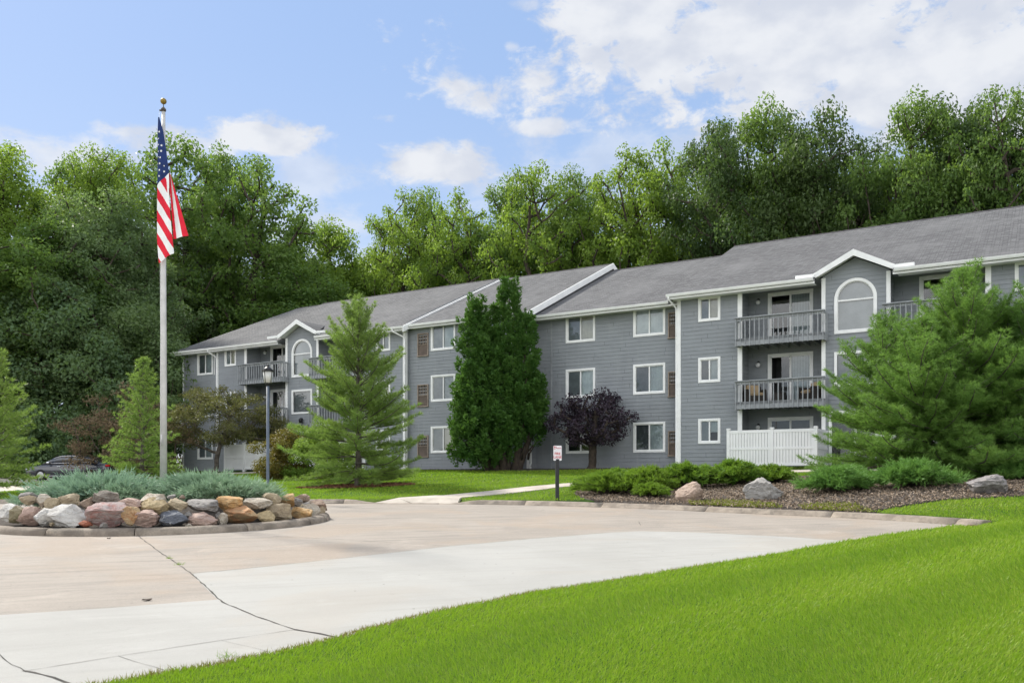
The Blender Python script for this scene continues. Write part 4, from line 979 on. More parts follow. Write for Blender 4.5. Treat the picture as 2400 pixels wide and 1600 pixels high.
# ------------------------------------------------------------------ car
def car():
    X0, Y0 = P(176, 1080, 48.6)[:2]; o = empty('parked_car', (X0, Y0, gz(X0, Y0) + .0), R(180 - 6)); o.location.z = D(48.6) + .04
    tag(o, 'dark blue sedan parked at the left between two pines, seen from its side', 'car')
    MAT['car'] = M('dark_car_paint', (.012, .016, .028), (.012, .016, .026), 1, .12, spec=.8); MAT['car'].node_tree.nodes['Principled BSDF'].inputs['Coat Weight'].default_value = .3
    MAT['tyre'] = M('tyre_rubber', (.02, .02, .02), None, 5, .85); MAT['rim'] = M('alloy', (.5, .5, .52), None, 5, .3, metal=.9)
    MAT['tail'] = M('tail_lens', (.55, .01, .015), None, 3, .2); MAT['chrome'] = M('chrome', (.75, .75, .77), None, 3, .15, metal=1); MAT['cglass'] = M('car_glass', (.02, .025, .03), None, 3, .04, spec=1)
    # x forward; stations: x, half width, z belt/top of lower body, bottom
    st = [(-2.50, .62, .86, .42), (-2.42, .80, .98, .32), (-2.1, .90, 1.04, .24), (-1.5, .93, 1.03, .22), (-.8, .94, .98, .20), (0, .94, .95, .20), (.8, .94, .93, .20), (1.4, .93, .92, .22), (1.9, .90, .86, .24), (2.3, .82, .76, .28), (2.5, .62, .62, .36)]
    mb = MB(); rings = []
    for x, hw, zt, zb in st:
        rings.append([(x, -hw * .9, zb), (x, -hw * .98, zb + .1), (x, -hw, (zb + zt) * .52), (x, -hw * .97, zt - .07), (x, -hw * .86, zt), (x, 0, zt + .03), (x, hw * .86, zt), (x, hw * .97, zt - .07), (x, hw, (zb + zt) * .52), (x, hw * .98, zb + .1), (x, hw * .9, zb)])
    def loft(mb, rings):
        i0 = len(mb.v); m = len(rings[0])
        for r in rings: mb.v += r
        for k in range(len(rings) - 1):
            for j in range(m):
                a = i0 + k * m + j; b = i0 + k * m + (j + 1) % m; mb.f.append((a, b, b + m, a + m)); mb.mi.append(0); mb.sm.append(True)
        mb.f.append(tuple(i0 + j for j in range(m))[::-1]); mb.f.append(tuple(i0 + (len(rings) - 1) * m + j for j in range(m))); mb.mi += [0, 0]; mb.sm += [False, False]
    loft(mb, rings); body = mb.build('body', MAT['car'], o)
    # greenhouse
    gh = [(-1.95, .62, 1.03, 1.04), (-1.35, .70, 1.0, 1.30), (-.9, .72, .98, 1.42), (-.3, .73, .96, 1.47), (.3, .72, .95, 1.45), (.7, .70, .94, 1.36), (1.5, .66, .90, .93)]
    mb = MB(); loft(mb, [[(x, -.86, zb - .02), (x, -hw - .03, zt - .06), (x, -hw * .8, zt), (x, 0, zt + .02), (x, hw * .8, zt), (x, hw + .03, zt - .06), (x, .86, zb - .02)] if zt - zb > .1 else [(x, -.84, zb - .02), (x, -.8, zb), (x, -.6, zt), (x, 0, zt + .01), (x, .6, zt), (x, .8, zb), (x, .84, zb - .02)] for x, hw, zb, zt in gh])
    mb.build('cabin', MAT['car'], o)
    for s in (-1, 1):
        def sp_(x, z):      # point on the tumbling side of the cabin
            xs = [g[0] for g in gh]; zt = np.interp(x, xs, [g[3] for g in gh]); zb = np.interp(x, xs, [g[2] for g in gh]); hw = np.interp(x, xs, [g[1] + .03 for g in gh]); t = (z - zb) / max(zt - .06 - zb, .05); return (x, s * (.86 + (hw - .86) * t + .014), z)
        top = [(-1.62, 1.10), (-1.3, 1.20), (-.9, 1.32), (-.3, 1.385), (.3, 1.365), (.65, 1.28), (1.25, 1.02)]
        bot = [(1.25, .99), (.6, 1.0), (-.2, 1.02), (-1.0, 1.045), (-1.62, 1.07)]
        poly = [sp_(*p) for p in top + bot]
        mb = MB(); mb.face(poly if s == 1 else poly[::-1]); mb.build('side_window', MAT['cglass'], o)
        mb = MB(); mb.tube([sp_(x, z + .015) for x, z in top] + [sp_(1.28, .985)] + [sp_(x, z - .015) for x, z in bot] + [sp_(-1.64, 1.09)], .014, 6); mb.build('window_trim', MAT['chrome'], o)
        mb = MB(); mb.tube([sp_(-.25, 1.0), sp_(-.3, 1.4)], .035, 6); mb.build('pillar', MAT['car'], o)
        mb = MB(); mb.sphere((.95, s * .98, 1.02), (.10, .09, .07), 10, 8); mb.build('wing_mirror', MAT['chrome'], o)
        mb = MB()
        for x in (-.9, .25): mb.box(x, x + .2, s * .94 - .015, s * .94 + .015, .80, .83)
        mb.build('door_handle', MAT['chrome'], o)
        mb = MB(); mb.tube([(2.3, s * .80, .30), (1.5, s * .945, .30), (-1.4, s * .945, .30), (-2.2, s * .90, .34)], .014, 6); mb.build('sill_trim', MAT['chrome'], o)
        mb = MB(); mb.sphere((-2.36, s * .74, .86), (.13, .15, .075), 12, 8); mb.build('tail_light', MAT['tail'], o)
        mb = MB(); mb.sphere((2.34, s * .68, .66), (.14, .14, .06), 12, 8); mb.build('headlight', MAT['chrome'], o)
        for x in (-1.45, 1.42):
            mb = MB(); mb.tube([(x, s * .72, .33), (x, s * .735, .33), (x, s * .93, .33), (x, s * .945, .33)], [.27, .33, .33, .27], 24); w = mb.build('wheel', MAT['tyre'], o)
            mb = MB(); mb.tube([(x, s * .944, .33), (x, s * .95, .33)], [.20, .18], 20); mb.build('rim', MAT['rim'], w)
    mb = MB(); mb.face([(-1.93, -.6, 1.05), (-1.93, .6, 1.05), (-1.28, .60, 1.34), (-1.28, -.60, 1.34)]); mb.build('rear_window', MAT['cglass'], o)
    mb = MB(); mb.face([(.74, -.6, 1.38), (.74, .6, 1.38), (1.5, .62, .955), (1.5, -.62, .955)]); mb.build('windscreen', MAT['cglass'], o)
car()
#PART3
# ------------------------------------------------------------------ plants
def leaves(rng, C, N, size, asp=.5, tone=None, jit=.35):
    """diamond leaves at C with normals N"""
    n = len(C); N = nrm(N); a = nrm(np.cross(N, rng.normal(size=(n, 3)))); b = np.cross(N, a)
    s = size * rng.uniform(1 - jit, 1 + jit, (n, 1)); L = a * s; Wd = b * s * asp
    bend = N * s * .12
    V = np.stack([C - L * .5 - bend, C + Wd * .5 + bend * .5, C + L * .5 - bend, C - Wd * .5 + bend * .5], 1).reshape(-1, 3)
    return V
def blades(rng, base, dirv, length, width):
    n = len(base); d = nrm(dirv); s = nrm(np.cross(d, rng.normal(size=(n, 3)))); L = length.reshape(-1, 1) if hasattr(length, 'reshape') else length
    return np.stack([base - s * width * .5, base + s * width * .5, base + d * L], 1).reshape(-1, 3)
def tones(rng, n, k=1.0): c = np.clip(rng.beta(1.6, 1.8, n) * k, 0, 1); return np.stack([c, c, c], 1)
def skeleton(rng, H, targets, trunk_top, r0, lean=(0, 0), fork=None, start=(0, 0, 0), expo=2.4, steps=4, rmin=.012):
    nodes = [Vector(start)]; par = [-1]; nt = 10
    for k in range(1, nt + 1):
        t = k / nt; p = Vector(start) + Vector((lean[0] * t + rng.normal() * .012 * H * .3, lean[1] * t + rng.normal() * .012 * H * .3, trunk_top * t)); nodes.append(p); par.append(len(nodes) - 2)
    order = sorted(range(len(targets)), key=lambda i: (targets[i][0] ** 2 + targets[i][1] ** 2) ** .5 * 1.0 + targets[i][2] * .25)
    A = np.array([tuple(n) for n in nodes])
    for i in order:
        T = np.array(targets[i]); d = A - T; dd = np.linalg.norm(d, axis=1); rise = T[2] - A[:, 2]
        hor = np.hypot(d[:, 0], d[:, 1]); cost = dd + 1.5 * np.maximum(0, .25 * hor - rise) + np.where(A[:, 2] < trunk_top * .3, 3.0 * H / 10, 0)
        j = int(np.argmin(cost)); p0 = Vector(A[j]); p1 = Vector(T); prev = j; mid = (p0 + p1) / 2 + Vector((0, 0, -.06 * (p1 - p0).length)) + Vector(rng.normal(size=3) * .05 * (p1 - p0).length)
        for s in range(1, steps + 1):
            t = s / steps; p = p0 * (1 - t) ** 2 + mid * 2 * t * (1 - t) + p1 * t * t; p += Vector(rng.normal(size=3) * .02 * (p1 - p0).length) if s < steps else Vector((0, 0, 0))
            nodes.append(p); par.append(prev); prev = len(nodes) - 1
        A = np.array([tuple(n) for n in nodes])
    n = len(nodes); load = [0.0] * n; kids = [[] for _ in range(n)]
    for i in range(1, n): kids[par[i]].append(i)
    for i in range(n - 1, -1, -1):
        if not kids[i]: load[i] = rmin ** expo
        else: load[i] = sum(load[k] for k in kids[i])
    rad = [l ** (1 / expo) for l in load]; sc = r0 / max(rad[0], 1e-6)
    rad = [max(r * sc, rmin) for r in rad]
    return nodes, par, kids, rad
def skel_mesh(mb, nodes, par, kids, rad, n=7, minr=0):
    done = set()
    for i in range(len(nodes)):
        if i and par[i] >= 0 and kids[par[i]] and max(kids[par[i]], key=lambda k: rad[k]) == i and par[i] != 0: continue
        if i == 0 and kids[0] == []: continue
        chain = [par[i], i] if i else [0]
        c = i
        while kids[c]: c = max(kids[c], key=lambda k: rad[k]); chain.append(c)
        if i == 0: pass
        elif par[i] == 0 and max(kids[0], key=lambda k: rad[k]) == i: continue
        rr = [rad[k] for k in chain]
        if i: rr[0] = min(rr[0], rr[1] * 1.15)
        if max(rr) < minr: continue
        mb.tube([nodes[k] for k in chain], rr, n if rr[0] > .06 else 5)
def broadleaf(seed, H, R_, cb, nclump, nleaf, size, clr, prof, trunk_top=.8, r0=.25, lean=(0, 0), flare=True, up=.4, mind=.75, shell=.5, asp=.55, flat=.7):
    rng = np.random.default_rng(seed); T = []; tries = 0
    while len(T) < nclump and tries < nclump * 60:
        tries += 1; t = rng.random(); z = cb + (H - cb) * t; rr = R_ * prof(t); a = rng.uniform(0, 2 * PI); q = rng.random() ** shell * rr * (1 + .22 * math.sin(3 * a + seed) * .8 + .12 * math.sin(5 * a + 2 * seed + t * 5))
        p = np.array((q * math.cos(a) + lean[0] * z / H, q * math.sin(a) + lean[1] * z / H, z - clr * .5))
        if rng.random() > prof(t) + .12: continue
        if all(np.linalg.norm((p - o) * (1, 1, 1.25)) > mind * clr for o in T): T.append(p)
    nodes, par, kids, rad = skeleton(rng, H, T, H * trunk_top, r0, lean)
    mb = MB(); skel_mesh(mb, nodes, par, kids, rad)
    if flare: mb.tube([(0, 0, -.3), (0, 0, 0), (0, 0, H * .03)], [r0 * 1.7, r0 * 1.35, r0 * .98], 9)
    trunk = mb.mesh('trunk')
    # clumps of leaves, each with its own size and tone
    Cs = []; Ns = []; Tn = []
    for p in T:
        k = rng.uniform(.6, 1.35); n = int(nleaf * k * k); v = nrm(rng.normal(size=(n, 3))); r = clr * k * rng.random((n, 1)) ** .45
        off = v * r * (1, 1, flat); off[:, 2] -= .12 * np.hypot(off[:, 0], off[:, 1])
        Cs.append(p + off); Ns.append(v * .7 + np.array((0, 0, up)) + rng.normal(size=(n, 3)) * .55); Tn.append(np.clip(rng.beta(1.6, 1.8, n) * .7 + rng.uniform(0, .35), 0, 1))
    C = np.concatenate(Cs); N = np.concatenate(Ns); tn = np.concatenate(Tn)
    V = leaves(rng, C, N, size, asp); return trunk, npmesh('crown', V, 4, np.stack([tn] * 3, 1))
def mk(name, trunk, crown, loc, leafm, barkm, s=1, rz_=0, label=None, cat='tree', group=None, crown_name='crown', trunk_name='trunk', sxy=None):
    o = empty(name, loc, rz_); sx = sxy or s; o.scale = (sx, sx, s)
    for me, m, nm in ((trunk, barkm, trunk_name), (crown, leafm, crown_name)):
        if me is None: continue
        ob = bpy.data.objects.new(nm, me); COL.objects.link(ob); ob.parent = o
        if not me.materials: me.materials.append(m)
        elif me.materials[0] != m: ob.material_slots[0].link = 'OBJECT'; ob.material_slots[0].material = m
    tag(o, label, cat, group); return o
# forest variants, 20 m tall
round_ = lambda t: math.sqrt(max(0, 1 - (2 * min(max(t, 0), 1) - .95) ** 2 / 1.1)) * (.72 + .28 * min(1, t * 3))
tall_ = lambda t: min(1, .45 + t * 1.6) * math.sqrt(max(0, 1 - max(0, (t - .55) / .47) ** 2))
full_ = lambda t: min(1, .75 + t) * math.sqrt(max(0, 1 - max(0, (t - .45) / .57) ** 2))
VAR = {
    'a': broadleaf(21, 20, 4.9, 6.5, 135, 190, .25, 1.15, round_, .72, .30, (.5, .2)),
    'b': broadleaf(22, 20, 4.2, 5.0, 135, 270, .205, 1.12, tall_, .80, .28, (-.4, .3), mind=.95),
    'c': broadleaf(23, 20, 5.3, 7.5, 115, 150, .27, 1.05, round_, .62, .32, (.8, -.3), mind=1.15, shell=.42),
    'd': broadleaf(24, 20, 4.6, 1.0, 190, 250, .26, 1.45, full_, .85, .28, (0, 0)),
    'e': broadleaf(25, 20, 4.8, 6.5, 105, 165, .235, 1.0, round_, .60, .27, (-1.2, .2), mind=1.2, shell=.42),
    'f': broadleaf(26, 12, 4.4, .3, 130, 250, .24, 1.25, full_, .8, .16, (0, 0)),
}
fr = random.Random(4)
def forest(kind, xd, yd, Y, wd, leaf, label, group='woodland trees behind the lawn', bark='bark'):
    x = xd * 1.0204; y = yd * 1.0204; p = P(x, y, Y); g = gz(p.x, Y); H0 = 12 if kind == 'f' else 20; h = p.z - g; s = h / H0 * (1.03 if 'left' in group else 1.0); base = {'a': 4.9, 'b': 4.2, 'c': 5.3, 'd': 4.6, 'e': 4.8, 'f': 4.4}[kind]
    wid = wd * 1.32 / F * Y / 2; sxy = wid / base if wd else s
    tr, cr = VAR[kind]
    return mk('forest_tree', tr, cr, (p.x, Y, g - .1), MAT[leaf], MAT[bark], s, fr.uniform(0, 6.28), label, 'tree', group, sxy=sxy * 1.0)
def wz(xd, w): r = (xd * 1.0204 - 1200) / F; return (C0 + w) / (NX * r + NY)
LW = 'woodland trees at the left'
for a in [
    ('b', 25, 330, 64, 250, 'leaf_light', 'tall tree with a sunlit yellow green top at the left edge of the photo', LW),
    ('a', 150, 372, 70, 190, 'leaf', 'mid green tree whose top shows in the dip left of the twin tipped tree', LW),
    ('b', 238, 335, 68, 170, 'leaf_light', 'light topped tree with two narrow upright tips left of the flag', LW),
    ('a', 105, 500, 59, 250, 'leaf', 'dense mid height tree rising above the leftmost pine', LW),
    ('b', 262, 430, 62, 210, 'leaf_dark', 'dense dark tree directly left of the flagpole', LW),
    ('c', 395, 322, 80, 260, 'leaf', 'broad open crowned tree behind the flag', LW),
    ('a', 490, 352, 84, 170, 'leaf', 'tree whose top rises just right of the flag', LW),
    ('c', 590, 385, 79, 235, 'leaf', 'open tree with a forked trunk and visible limbs above the far roof end', LW),
    ('b', -60, 520, 57, 280, 'leaf', 'leafy tree cut by the left edge behind the leftmost pine', LW),
    ('f', 30, 690, 58, 240, 'leaf_dark', 'dark low tree behind the leftmost pine', LW),
    ('f', 160, 650, 57, 260, 'leaf_dark', 'dark low tree above the parked car', LW),
    ('c', 190, 520, 60, 230, 'leaf_dark', 'dark full tree standing above the parked car', LW),
    ('f', 285, 700, 58, 230, 'leaf_dark', 'dark low tree behind the brown leaved tree', LW),
    ('f', 345, 720, 62, 150, 'leaf_dark', 'dark low tree at the far end wall of the building', LW),
    ('e', 335, 560, 68, 190, 'leaf_dark', 'dark full tree behind the lower flagpole', LW),
    ('b', 470, 560, 84, 230, 'leaf', 'dark full tree behind the roof where it slopes down', LW),
    ('a', 610, 560, 88, 240, 'leaf', 'dark full tree behind the forked tree', LW),
    ('a', 745, 520, 84, 190, 'leaf_light', 'small looking light green tree in the gap between the two woodlands', LW),
    ('d', 690, 600, 76, 200, 'leaf', 'mid green tree low in the gap above the roof', LW),
    ('f', 800, 610, 84, 220, 'leaf_light', 'light green low tree behind the roof left of the far ridge end', LW),
    ('e', 430, 560, 80, 180, 'leaf_dark', 'thin dark tree with a visible bare trunk right of the flagpole', LW),
    ]: forest(*a[:7], group=a[7])
RW_ = 'woodland trees behind the building'
for a in [
    ('e', 905, 425, wz(905, 25), 175, 'leaf_light', 'leftmost tree of the row behind the building, beside the open gap'),
    ('c', 985, 432, wz(985, 30), 170, 'leaf', 'loose tree behind the roof, second from the gap'),
    ('e', 1065, 425, wz(1065, 24), 175, 'leaf_light', 'yellow green tree behind the roof left of the twin arborvitae'),
    ('a', 1150, 405, wz(1150, 28), 160, 'leaf', 'green tree above the first rake of the roof'),
    ('c', 1232, 362, wz(1232, 24), 180, 'leaf_light', 'bright green tree directly above the arborvitae'),
    ('b', 1320, 372, wz(1320, 27), 150, 'leaf', 'tree above the middle roof left of the second rake'),
    ('e', 1425, 322, wz(1425, 24), 210, 'leaf_light', 'open bright crowned tree behind the second rake peak'),
    ('c', 1535, 318, wz(1535, 27), 190, 'leaf_light', 'open tree with bare limbs above the lower roof section'),
    ('b', 1660, 250, wz(1660, 23), 190, 'leaf_deep', 'tall dark tree at the step in the ridge'),
    ('a', 1775, 225, wz(1775, 26), 200, 'leaf', 'tall twin topped tree right of the ridge step'),
    ('d', 1870, 222, wz(1870, 24), 190, 'leaf_deep', 'tall dense dark tree above the arched window'),
    ('b', 1985, 290, wz(1985, 28), 190, 'leaf_deep', 'lower dark tree in the dip of the right hand tree line'),
    ('a', 2085, 208, wz(2085, 24), 200, 'leaf', 'tall tree above the big pine, left of its top'),
    ('d', 2200, 196, wz(2200, 26), 200, 'leaf_deep', 'tall dense tree straight above the top of the big pine'),
    ('c', 2300, 188, wz(2300, 23), 200, 'leaf', 'tall tree with a pale trunk near the right edge'),
    ('b', 2410, 205, wz(2410, 25), 210, 'leaf_deep', 'tree cut off by the right edge of the photo'),
    ('d', 880, 560, wz(880, 36), 190, 'leaf_light', 'lower light tree filling the background at the open gap'),
    ('d', 1010, 520, wz(1010, 38), 200, 'leaf_light', 'lower tree in the second row behind the left roof'),
    ('d', 1130, 500, wz(1130, 38), 200, 'leaf_light', 'lower tree in the second row above the first rake'),
    ('d', 1270, 470, wz(1270, 38), 210, 'leaf', 'lower tree in the second row behind the arborvitae'),
    ('f', 1400, 520, wz(1400, 36), 230, 'leaf_light', 'low tree in the second row behind the rake peak'),
    ('f', 1560, 500, wz(1560, 36), 240, 'leaf', 'low tree in the second row under the open bright crowns'),
    ('d', 1700, 370, wz(1700, 36), 230, 'leaf_deep', 'second row tree behind the ridge step'),
    ('d', 1850, 350, wz(1850, 38), 240, 'leaf_deep', 'second row tree behind the near roof'),
    ('d', 1990, 370, wz(1990, 40), 240, 'leaf_deep', 'second row tree filling the dip of the right hand tree line'),
    ('d', 2140, 330, wz(2140, 38), 240, 'leaf_deep', 'second row tree behind the trees above the big pine'),
    ('d', 2290, 330, wz(2290, 38), 240, 'leaf_deep', 'second row tree near the right edge'),
    ]: forest(*a, group=RW_)

# ---- pines
def pine(seed, H, Rb, levels, needle, nw, tufts=1.0, power=.85, low=.25, upb=.35, stems=((0, 0, 1.0),), dens=11, droop=.05, gap=1, bare=.25):
    rng = np.random.default_rng(seed); mb = MB(); Bp = []; Bd = []; tone = []
    for sx, sy, sh in stems:
        h = H * sh; tr = [Vector((sx * min(1, t * 2.5 + .15) + rng.normal() * .03, sy * min(1, t * 2.5 + .15) + rng.normal() * .03, h * t * .985)) for t in np.linspace(0, 1, 12)]
        mb.tube([tr[0] - Vector((0, 0, .3))] + tr, [.026 * h] + [.019 * h * (1 - .93 * t) for t in np.linspace(0, 1, 12)], 8)
        nl = int(levels * sh); ang = rng.uniform(0, 6)
        for l in range(nl):
            t = (l + .5) / nl; z = low + (h - low) * t ** .95; base = Vector((np.interp(z, [v.z for v in tr], [v.x for v in tr]), np.interp(z, [v.z for v in tr], [v.y for v in tr]), z))
            nb = int(rng.integers(5, 8)) if t < .85 else 4
            for b in range(nb):
                ang += 2 * PI / nb + rng.normal() * .25
                L = Rb * sh ** .5 * ((1 - t) ** power * .95 + .06) * rng.uniform(.62, 1.12) * (min(1, .88 + t * 1.5)); L = max(L, .18)
                el = upb * rng.uniform(.5, 1.4) * min(1, -.1 + t * 3.2) + .9 * t ** 2.2; d0 = Vector((math.cos(ang) * math.cos(el), math.sin(ang) * math.cos(el), math.sin(el)))
                n = max(3, int(L / .17)); pts = [base]; d = d0.copy()
                for k in range(n):
                    d = (d + Vector((rng.normal() * .05, rng.normal() * .05, .10 * (k / n) - droop * (1 - k / n) + rng.normal() * .03))).normalized(); pts.append(pts[-1] + d * (L / n))
                mb.tube(pts, [max(.004, .012 * L * (1 - .85 * k / n)) + .003 for k in range(n + 1)], 4, cap=False)
                bt = rng.uniform(0, .4)
                for k in range(1, n + 1):
                    f = k / n
                    if f < bare: continue
                    p = pts[k]; fw = (pts[k] - pts[k - 1]).normalized(); side = fw.cross(Vector((0, 0, 1))).normalized()
                    tw = [(fw, .16)] if k == n else []
                    for s in (-1, 1):
                        if rng.random() < .93:
                            a = rng.uniform(.55, 1.0); dd = (fw * math.cos(a) + side * s * math.sin(a) + Vector((0, 0, rng.uniform(.0, .45)))).normalized(); tw.append((dd, (L * .32 * (1.15 - f) + .10) * rng.uniform(.7, 1.2)))
                    if rng.random() < .5: tw.append(((fw * .5 + Vector((0, 0, 1))).normalized(), .12 + .1 * L * (1 - f)))
                    for dd, ln in tw:
                        m = max(1, int(ln / .085 * tufts))
                        for j in range(m):
                            q = p + dd * ln * (j + 1) / m; Bp.append((q.x, q.y, q.z)); Bd.append((dd.x, dd.y, dd.z + .15)); tone.append(min(1, bt + rng.random() * .5 + .15 * (j == m - 1)))
    trunk = mb.mesh('trunk'); Bp = np.array(Bp); Bd = nrm(np.array(Bd)); n = len(Bp)
    P_ = np.repeat(Bp, dens, 0); D_ = np.repeat(Bd, dens, 0); tn = np.repeat(np.array(tone), dens)
    V = nrm(rng.normal(size=P_.shape)); Dr = D_ * .85 + V * .75
    ln = needle * rng.uniform(.7, 1.2, len(P_)); Vv = blades(rng, P_ - D_ * .03, Dr, ln, nw)
    print('pine', seed, n, len(P_))
    return trunk, npmesh('needles', Vv, 3, np.stack([np.clip(tn, 0, 1)] * 3, 1))
def place_pine(var, xd, yd, Y, s, rz_, leaf, label, sxy=None, name='pine_tree'):
    p = P(xd * 1.0204, yd * 1.0204, Y); g = gz(p.x, Y)
    return mk(name, var[0], var[1], (p.x, Y, g), MAT[leaf], MAT['bark_grey'], s, rz_, label, 'pine tree', sxy=sxy, crown_name='needles')
P3 = pine(31, 7.7, 3.3, 28, .17, .018, .95, power=.60, low=.2, dens=12, upb=.42)
place_pine(P3, 822, 1110, 34.6, .93, .3, 'needle', 'tall light green pine on a reddish mulch ring in front of the building')
P1 = pine(32, 5.3, 1.9, 20, .17, .024, .75, power=.6, low=.2, dens=10)
place_pine(P1, -15, 1150, 31, .92, 1, 'needle', 'light green pine cut by the left edge of the photo', sxy=1.0)
P2 = pine(33, 5.6, 1.85, 20, .17, .026, .75, power=.68, low=.15, dens=10)
place_pine(P2, 328, 1090, 38, .96, 2, 'needle', 'conical bright green pine just left of the flagpole')
P4 = pine(34, 7.0, 3.7, 27, .18, .015, 1.0, power=.58, low=.1, dens=13, stems=((0, 0, 1.0), (-1.5, .3, .74), (1.2, -.5, .80)), upb=.42, bare=.2)
place_pine(P4, 2215, 1120, 27.0, .87, .4, 'needle_dark', 'big dense dark green pine standing before the near balconies', sxy=.98)
P5 = pine(35, 6.2, 3.4, 25, .18, .015, .95, power=.48, low=.1, dens=13, stems=((0, 0, 1.0),), upb=.42, bare=.3)
place_pine(P5, 2035, 1110, 28.3, .78, 2.2, 'needle_dark', 'lower spreading pine on the left side of the big dark pine', sxy=.86)
place_pine(P5, 2400, 1115, 26.2, .92, .9, 'needle_dark', 'dark pine cut by the right edge of the photo beside the big pine')

# ---- arborvitae: upright sprays packed on tall ovals
def arbor(seed, parts, n, size):
    rng = np.random.default_rng(seed); Cs = []; Ds = []; tn = []; mb = MB()
    for cx, cy, H, R_, z0 in parts:
        m = int(n * R_ * H); t = rng.random(m) ** .85; prof = np.minimum(1, .66 + t * 1.4) * np.clip(1 - np.clip((t - .2) / .84, 0, 1) ** 1.35, 0, 1) ** .72; a = rng.uniform(0, 2 * PI, m)
        r = R_ * prof * (1 + .13 * np.sin(3 * a + t * 9 + seed) + .1 * np.sin(5 * a - t * 21 + cx)) * rng.uniform(.55, 1.0, m)
        for q in range(m):
            L = rng.uniform(.4, .9) * (1.15 - .35 * t[q]); ax = nrm(np.array((math.cos(a[q]) * .42, math.sin(a[q]) * .42, 1.0)) + rng.normal(size=3) * .16); b = np.array((cx + r[q] * math.cos(a[q]) * .88, cy + r[q] * math.sin(a[q]) * .88, z0 + (H - z0 - .45) * t[q]))
            k = int(58 * L); u = rng.random(k) ** .8; w = .17 * L * np.sin(np.clip(u * 2.9 + .25, 0, 3.1)) + .02; v = rng.normal(size=(k, 3)); v = nrm(v - (v @ ax)[:, None] * ax)
            Cs.append(b + ax * (u * L)[:, None] + v * (w * rng.random(k) ** .4)[:, None]); Ds.append(v * .75 + ax * .8 + rng.normal(size=(k, 3)) * .2); tn.append(np.clip(rng.uniform(0, .55) + u * .3 + rng.random(k) * .3, 0, 1))
        mb.tube([(cx * .35, cy * .35, -.3), (cx * .5, cy * .5, .3), (cx * .9, cy, H * .35), (cx, cy, H * .9)], [.26, .19, .12, .03], 9)
        for k in range(7): b = rng.uniform(0, 6.28); z = rng.uniform(.5, H * .5); mb.tube([(cx * .8, cy * .8, z), (cx + math.cos(b) * R_ * .5, cy + math.sin(b) * R_ * .5, z + .6)], [.05, .015], 5)
    C = np.concatenate(Cs); Dv = nrm(np.concatenate(Ds)); tn = np.concatenate(tn); k = 3
    P_ = np.repeat(C, k, 0); D_ = nrm(np.repeat(Dv, k, 0) + rng.normal(size=(len(C) * k, 3)) * .35); s = nrm(np.cross(D_, rng.normal(size=D_.shape))); L = size * rng.uniform(.6, 1.2, (len(P_), 1)); w = L * .16
    V = np.stack([P_, P_ + D_ * L * .45 + s * w, P_ + D_ * L, P_ + D_ * L * .45 - s * w], 1).reshape(-1, 3)
    return mb.mesh('trunk'), npmesh('foliage', V, 4, np.stack([np.repeat(tn, k)] * 3, 1))
AV = arbor(41, [(-1.5, 0, 8.5, 1.15, .0), (.15, .1, 9.3, 1.15, .7), (.95, -.2, 7.7, .92, 1.0), (-1.15, -.4, 6.6, 1.3, -.1), (-.3, -.5, 5.8, 1.1, .3), (-2.1, 0, 4.6, .75, -.1), (1.35, 0, 5.0, .6, 1.4), (-.75, .2, 8.0, 1.0, .4)], 27, .17)
x, y = P(1186, 1100, 42.6)[:2]; mk('arborvitae', AV[0], AV[1], (x, y, gz(x, y)), MAT['cedar'], MAT['bark'], 1, 0, 'dense twin topped green arborvitae against the middle of the building', 'conifer', crown_name='foliage')

# ---- small broadleaf trees and bushes
dome = lambda t: math.sqrt(max(0, 1 - (max(0, t - .25) / .77) ** 2)) * (.75 + .25 * min(1, t * 4))
PL = broadleaf(51, 3.85, 2.25, 1.55, 60, 120, .13, .46, dome, .42, .20, (-.15, 0), up=.2, mind=.85, shell=.42)
x, y = P(1394, 1100, 41.2)[:2]; mk('plum_tree', PL[0], PL[1], (x - .15, y, gz(x, y)), MAT['leaf_plum'], MAT['bark'], .96, 2.2, 'small dark purple leaved plum tree with a crooked trunk before the windows', 'tree')
CR = broadleaf(52, 5.2, 3.4, 1.9, 100, 190, .13, .58, dome, .36, .13, (.3, 0), up=.1, mind=.85, shell=.45, asp=.4, flat=.55)
x, y = P(503, 1105, 50)[:2]; mk('crabapple_tree', CR[0], CR[1], (x, y, gz(x, y)), MAT['leaf_crab'], MAT['bark_grey'], 1.03, .4, 'bronze green umbrella shaped crabapple tree left of the street lamp', 'tree')
BT = broadleaf(53, 5.4, 3.3, .8, 95, 110, .17, .62, dome, .45, .13, (0, 0), up=.0, mind=.85, shell=.5, asp=.3, flat=.5)
x, y = P(300, 1090, 49)[:2]; mk('brown_leaved_tree', BT[0], BT[1], (x + 0, y, gz(x, y)), MAT['leaf_brown'], MAT['bark'], 1.04, 0, 'spreading brown leaved tree behind the conical pine left of the flagpole', 'tree')
ball = lambda t: math.sqrt(max(0, 1 - (2 * t - .9) ** 2 / 1.25))
BU = broadleaf(54, 2.4, 1.75, .12, 80, 230, .10, .40, ball, .35, .07, (0, 0), flare=False, up=.2, mind=.8, shell=.35)
x, y = P(678, 1118, 42)[:2]; mk('burning_bush', BU[0], BU[1], (x, y, gz(x, y)), MAT['leaf_red'], MAT['bark'], .98, .7, 'rounded bush turning red and orange behind the street lamp', 'bush', crown_name='foliage', trunk_name='stems')
x, y = P(760, 1118, 41)[:2]; mk('green_bush', BU[0], BU[1], (x, y, gz(x, y)), MAT['leaf_light'], MAT['bark'], .86, 2.4, 'green bush between the reddening bush and the tall light green pine', 'bush', crown_name='foliage', trunk_name='stems')

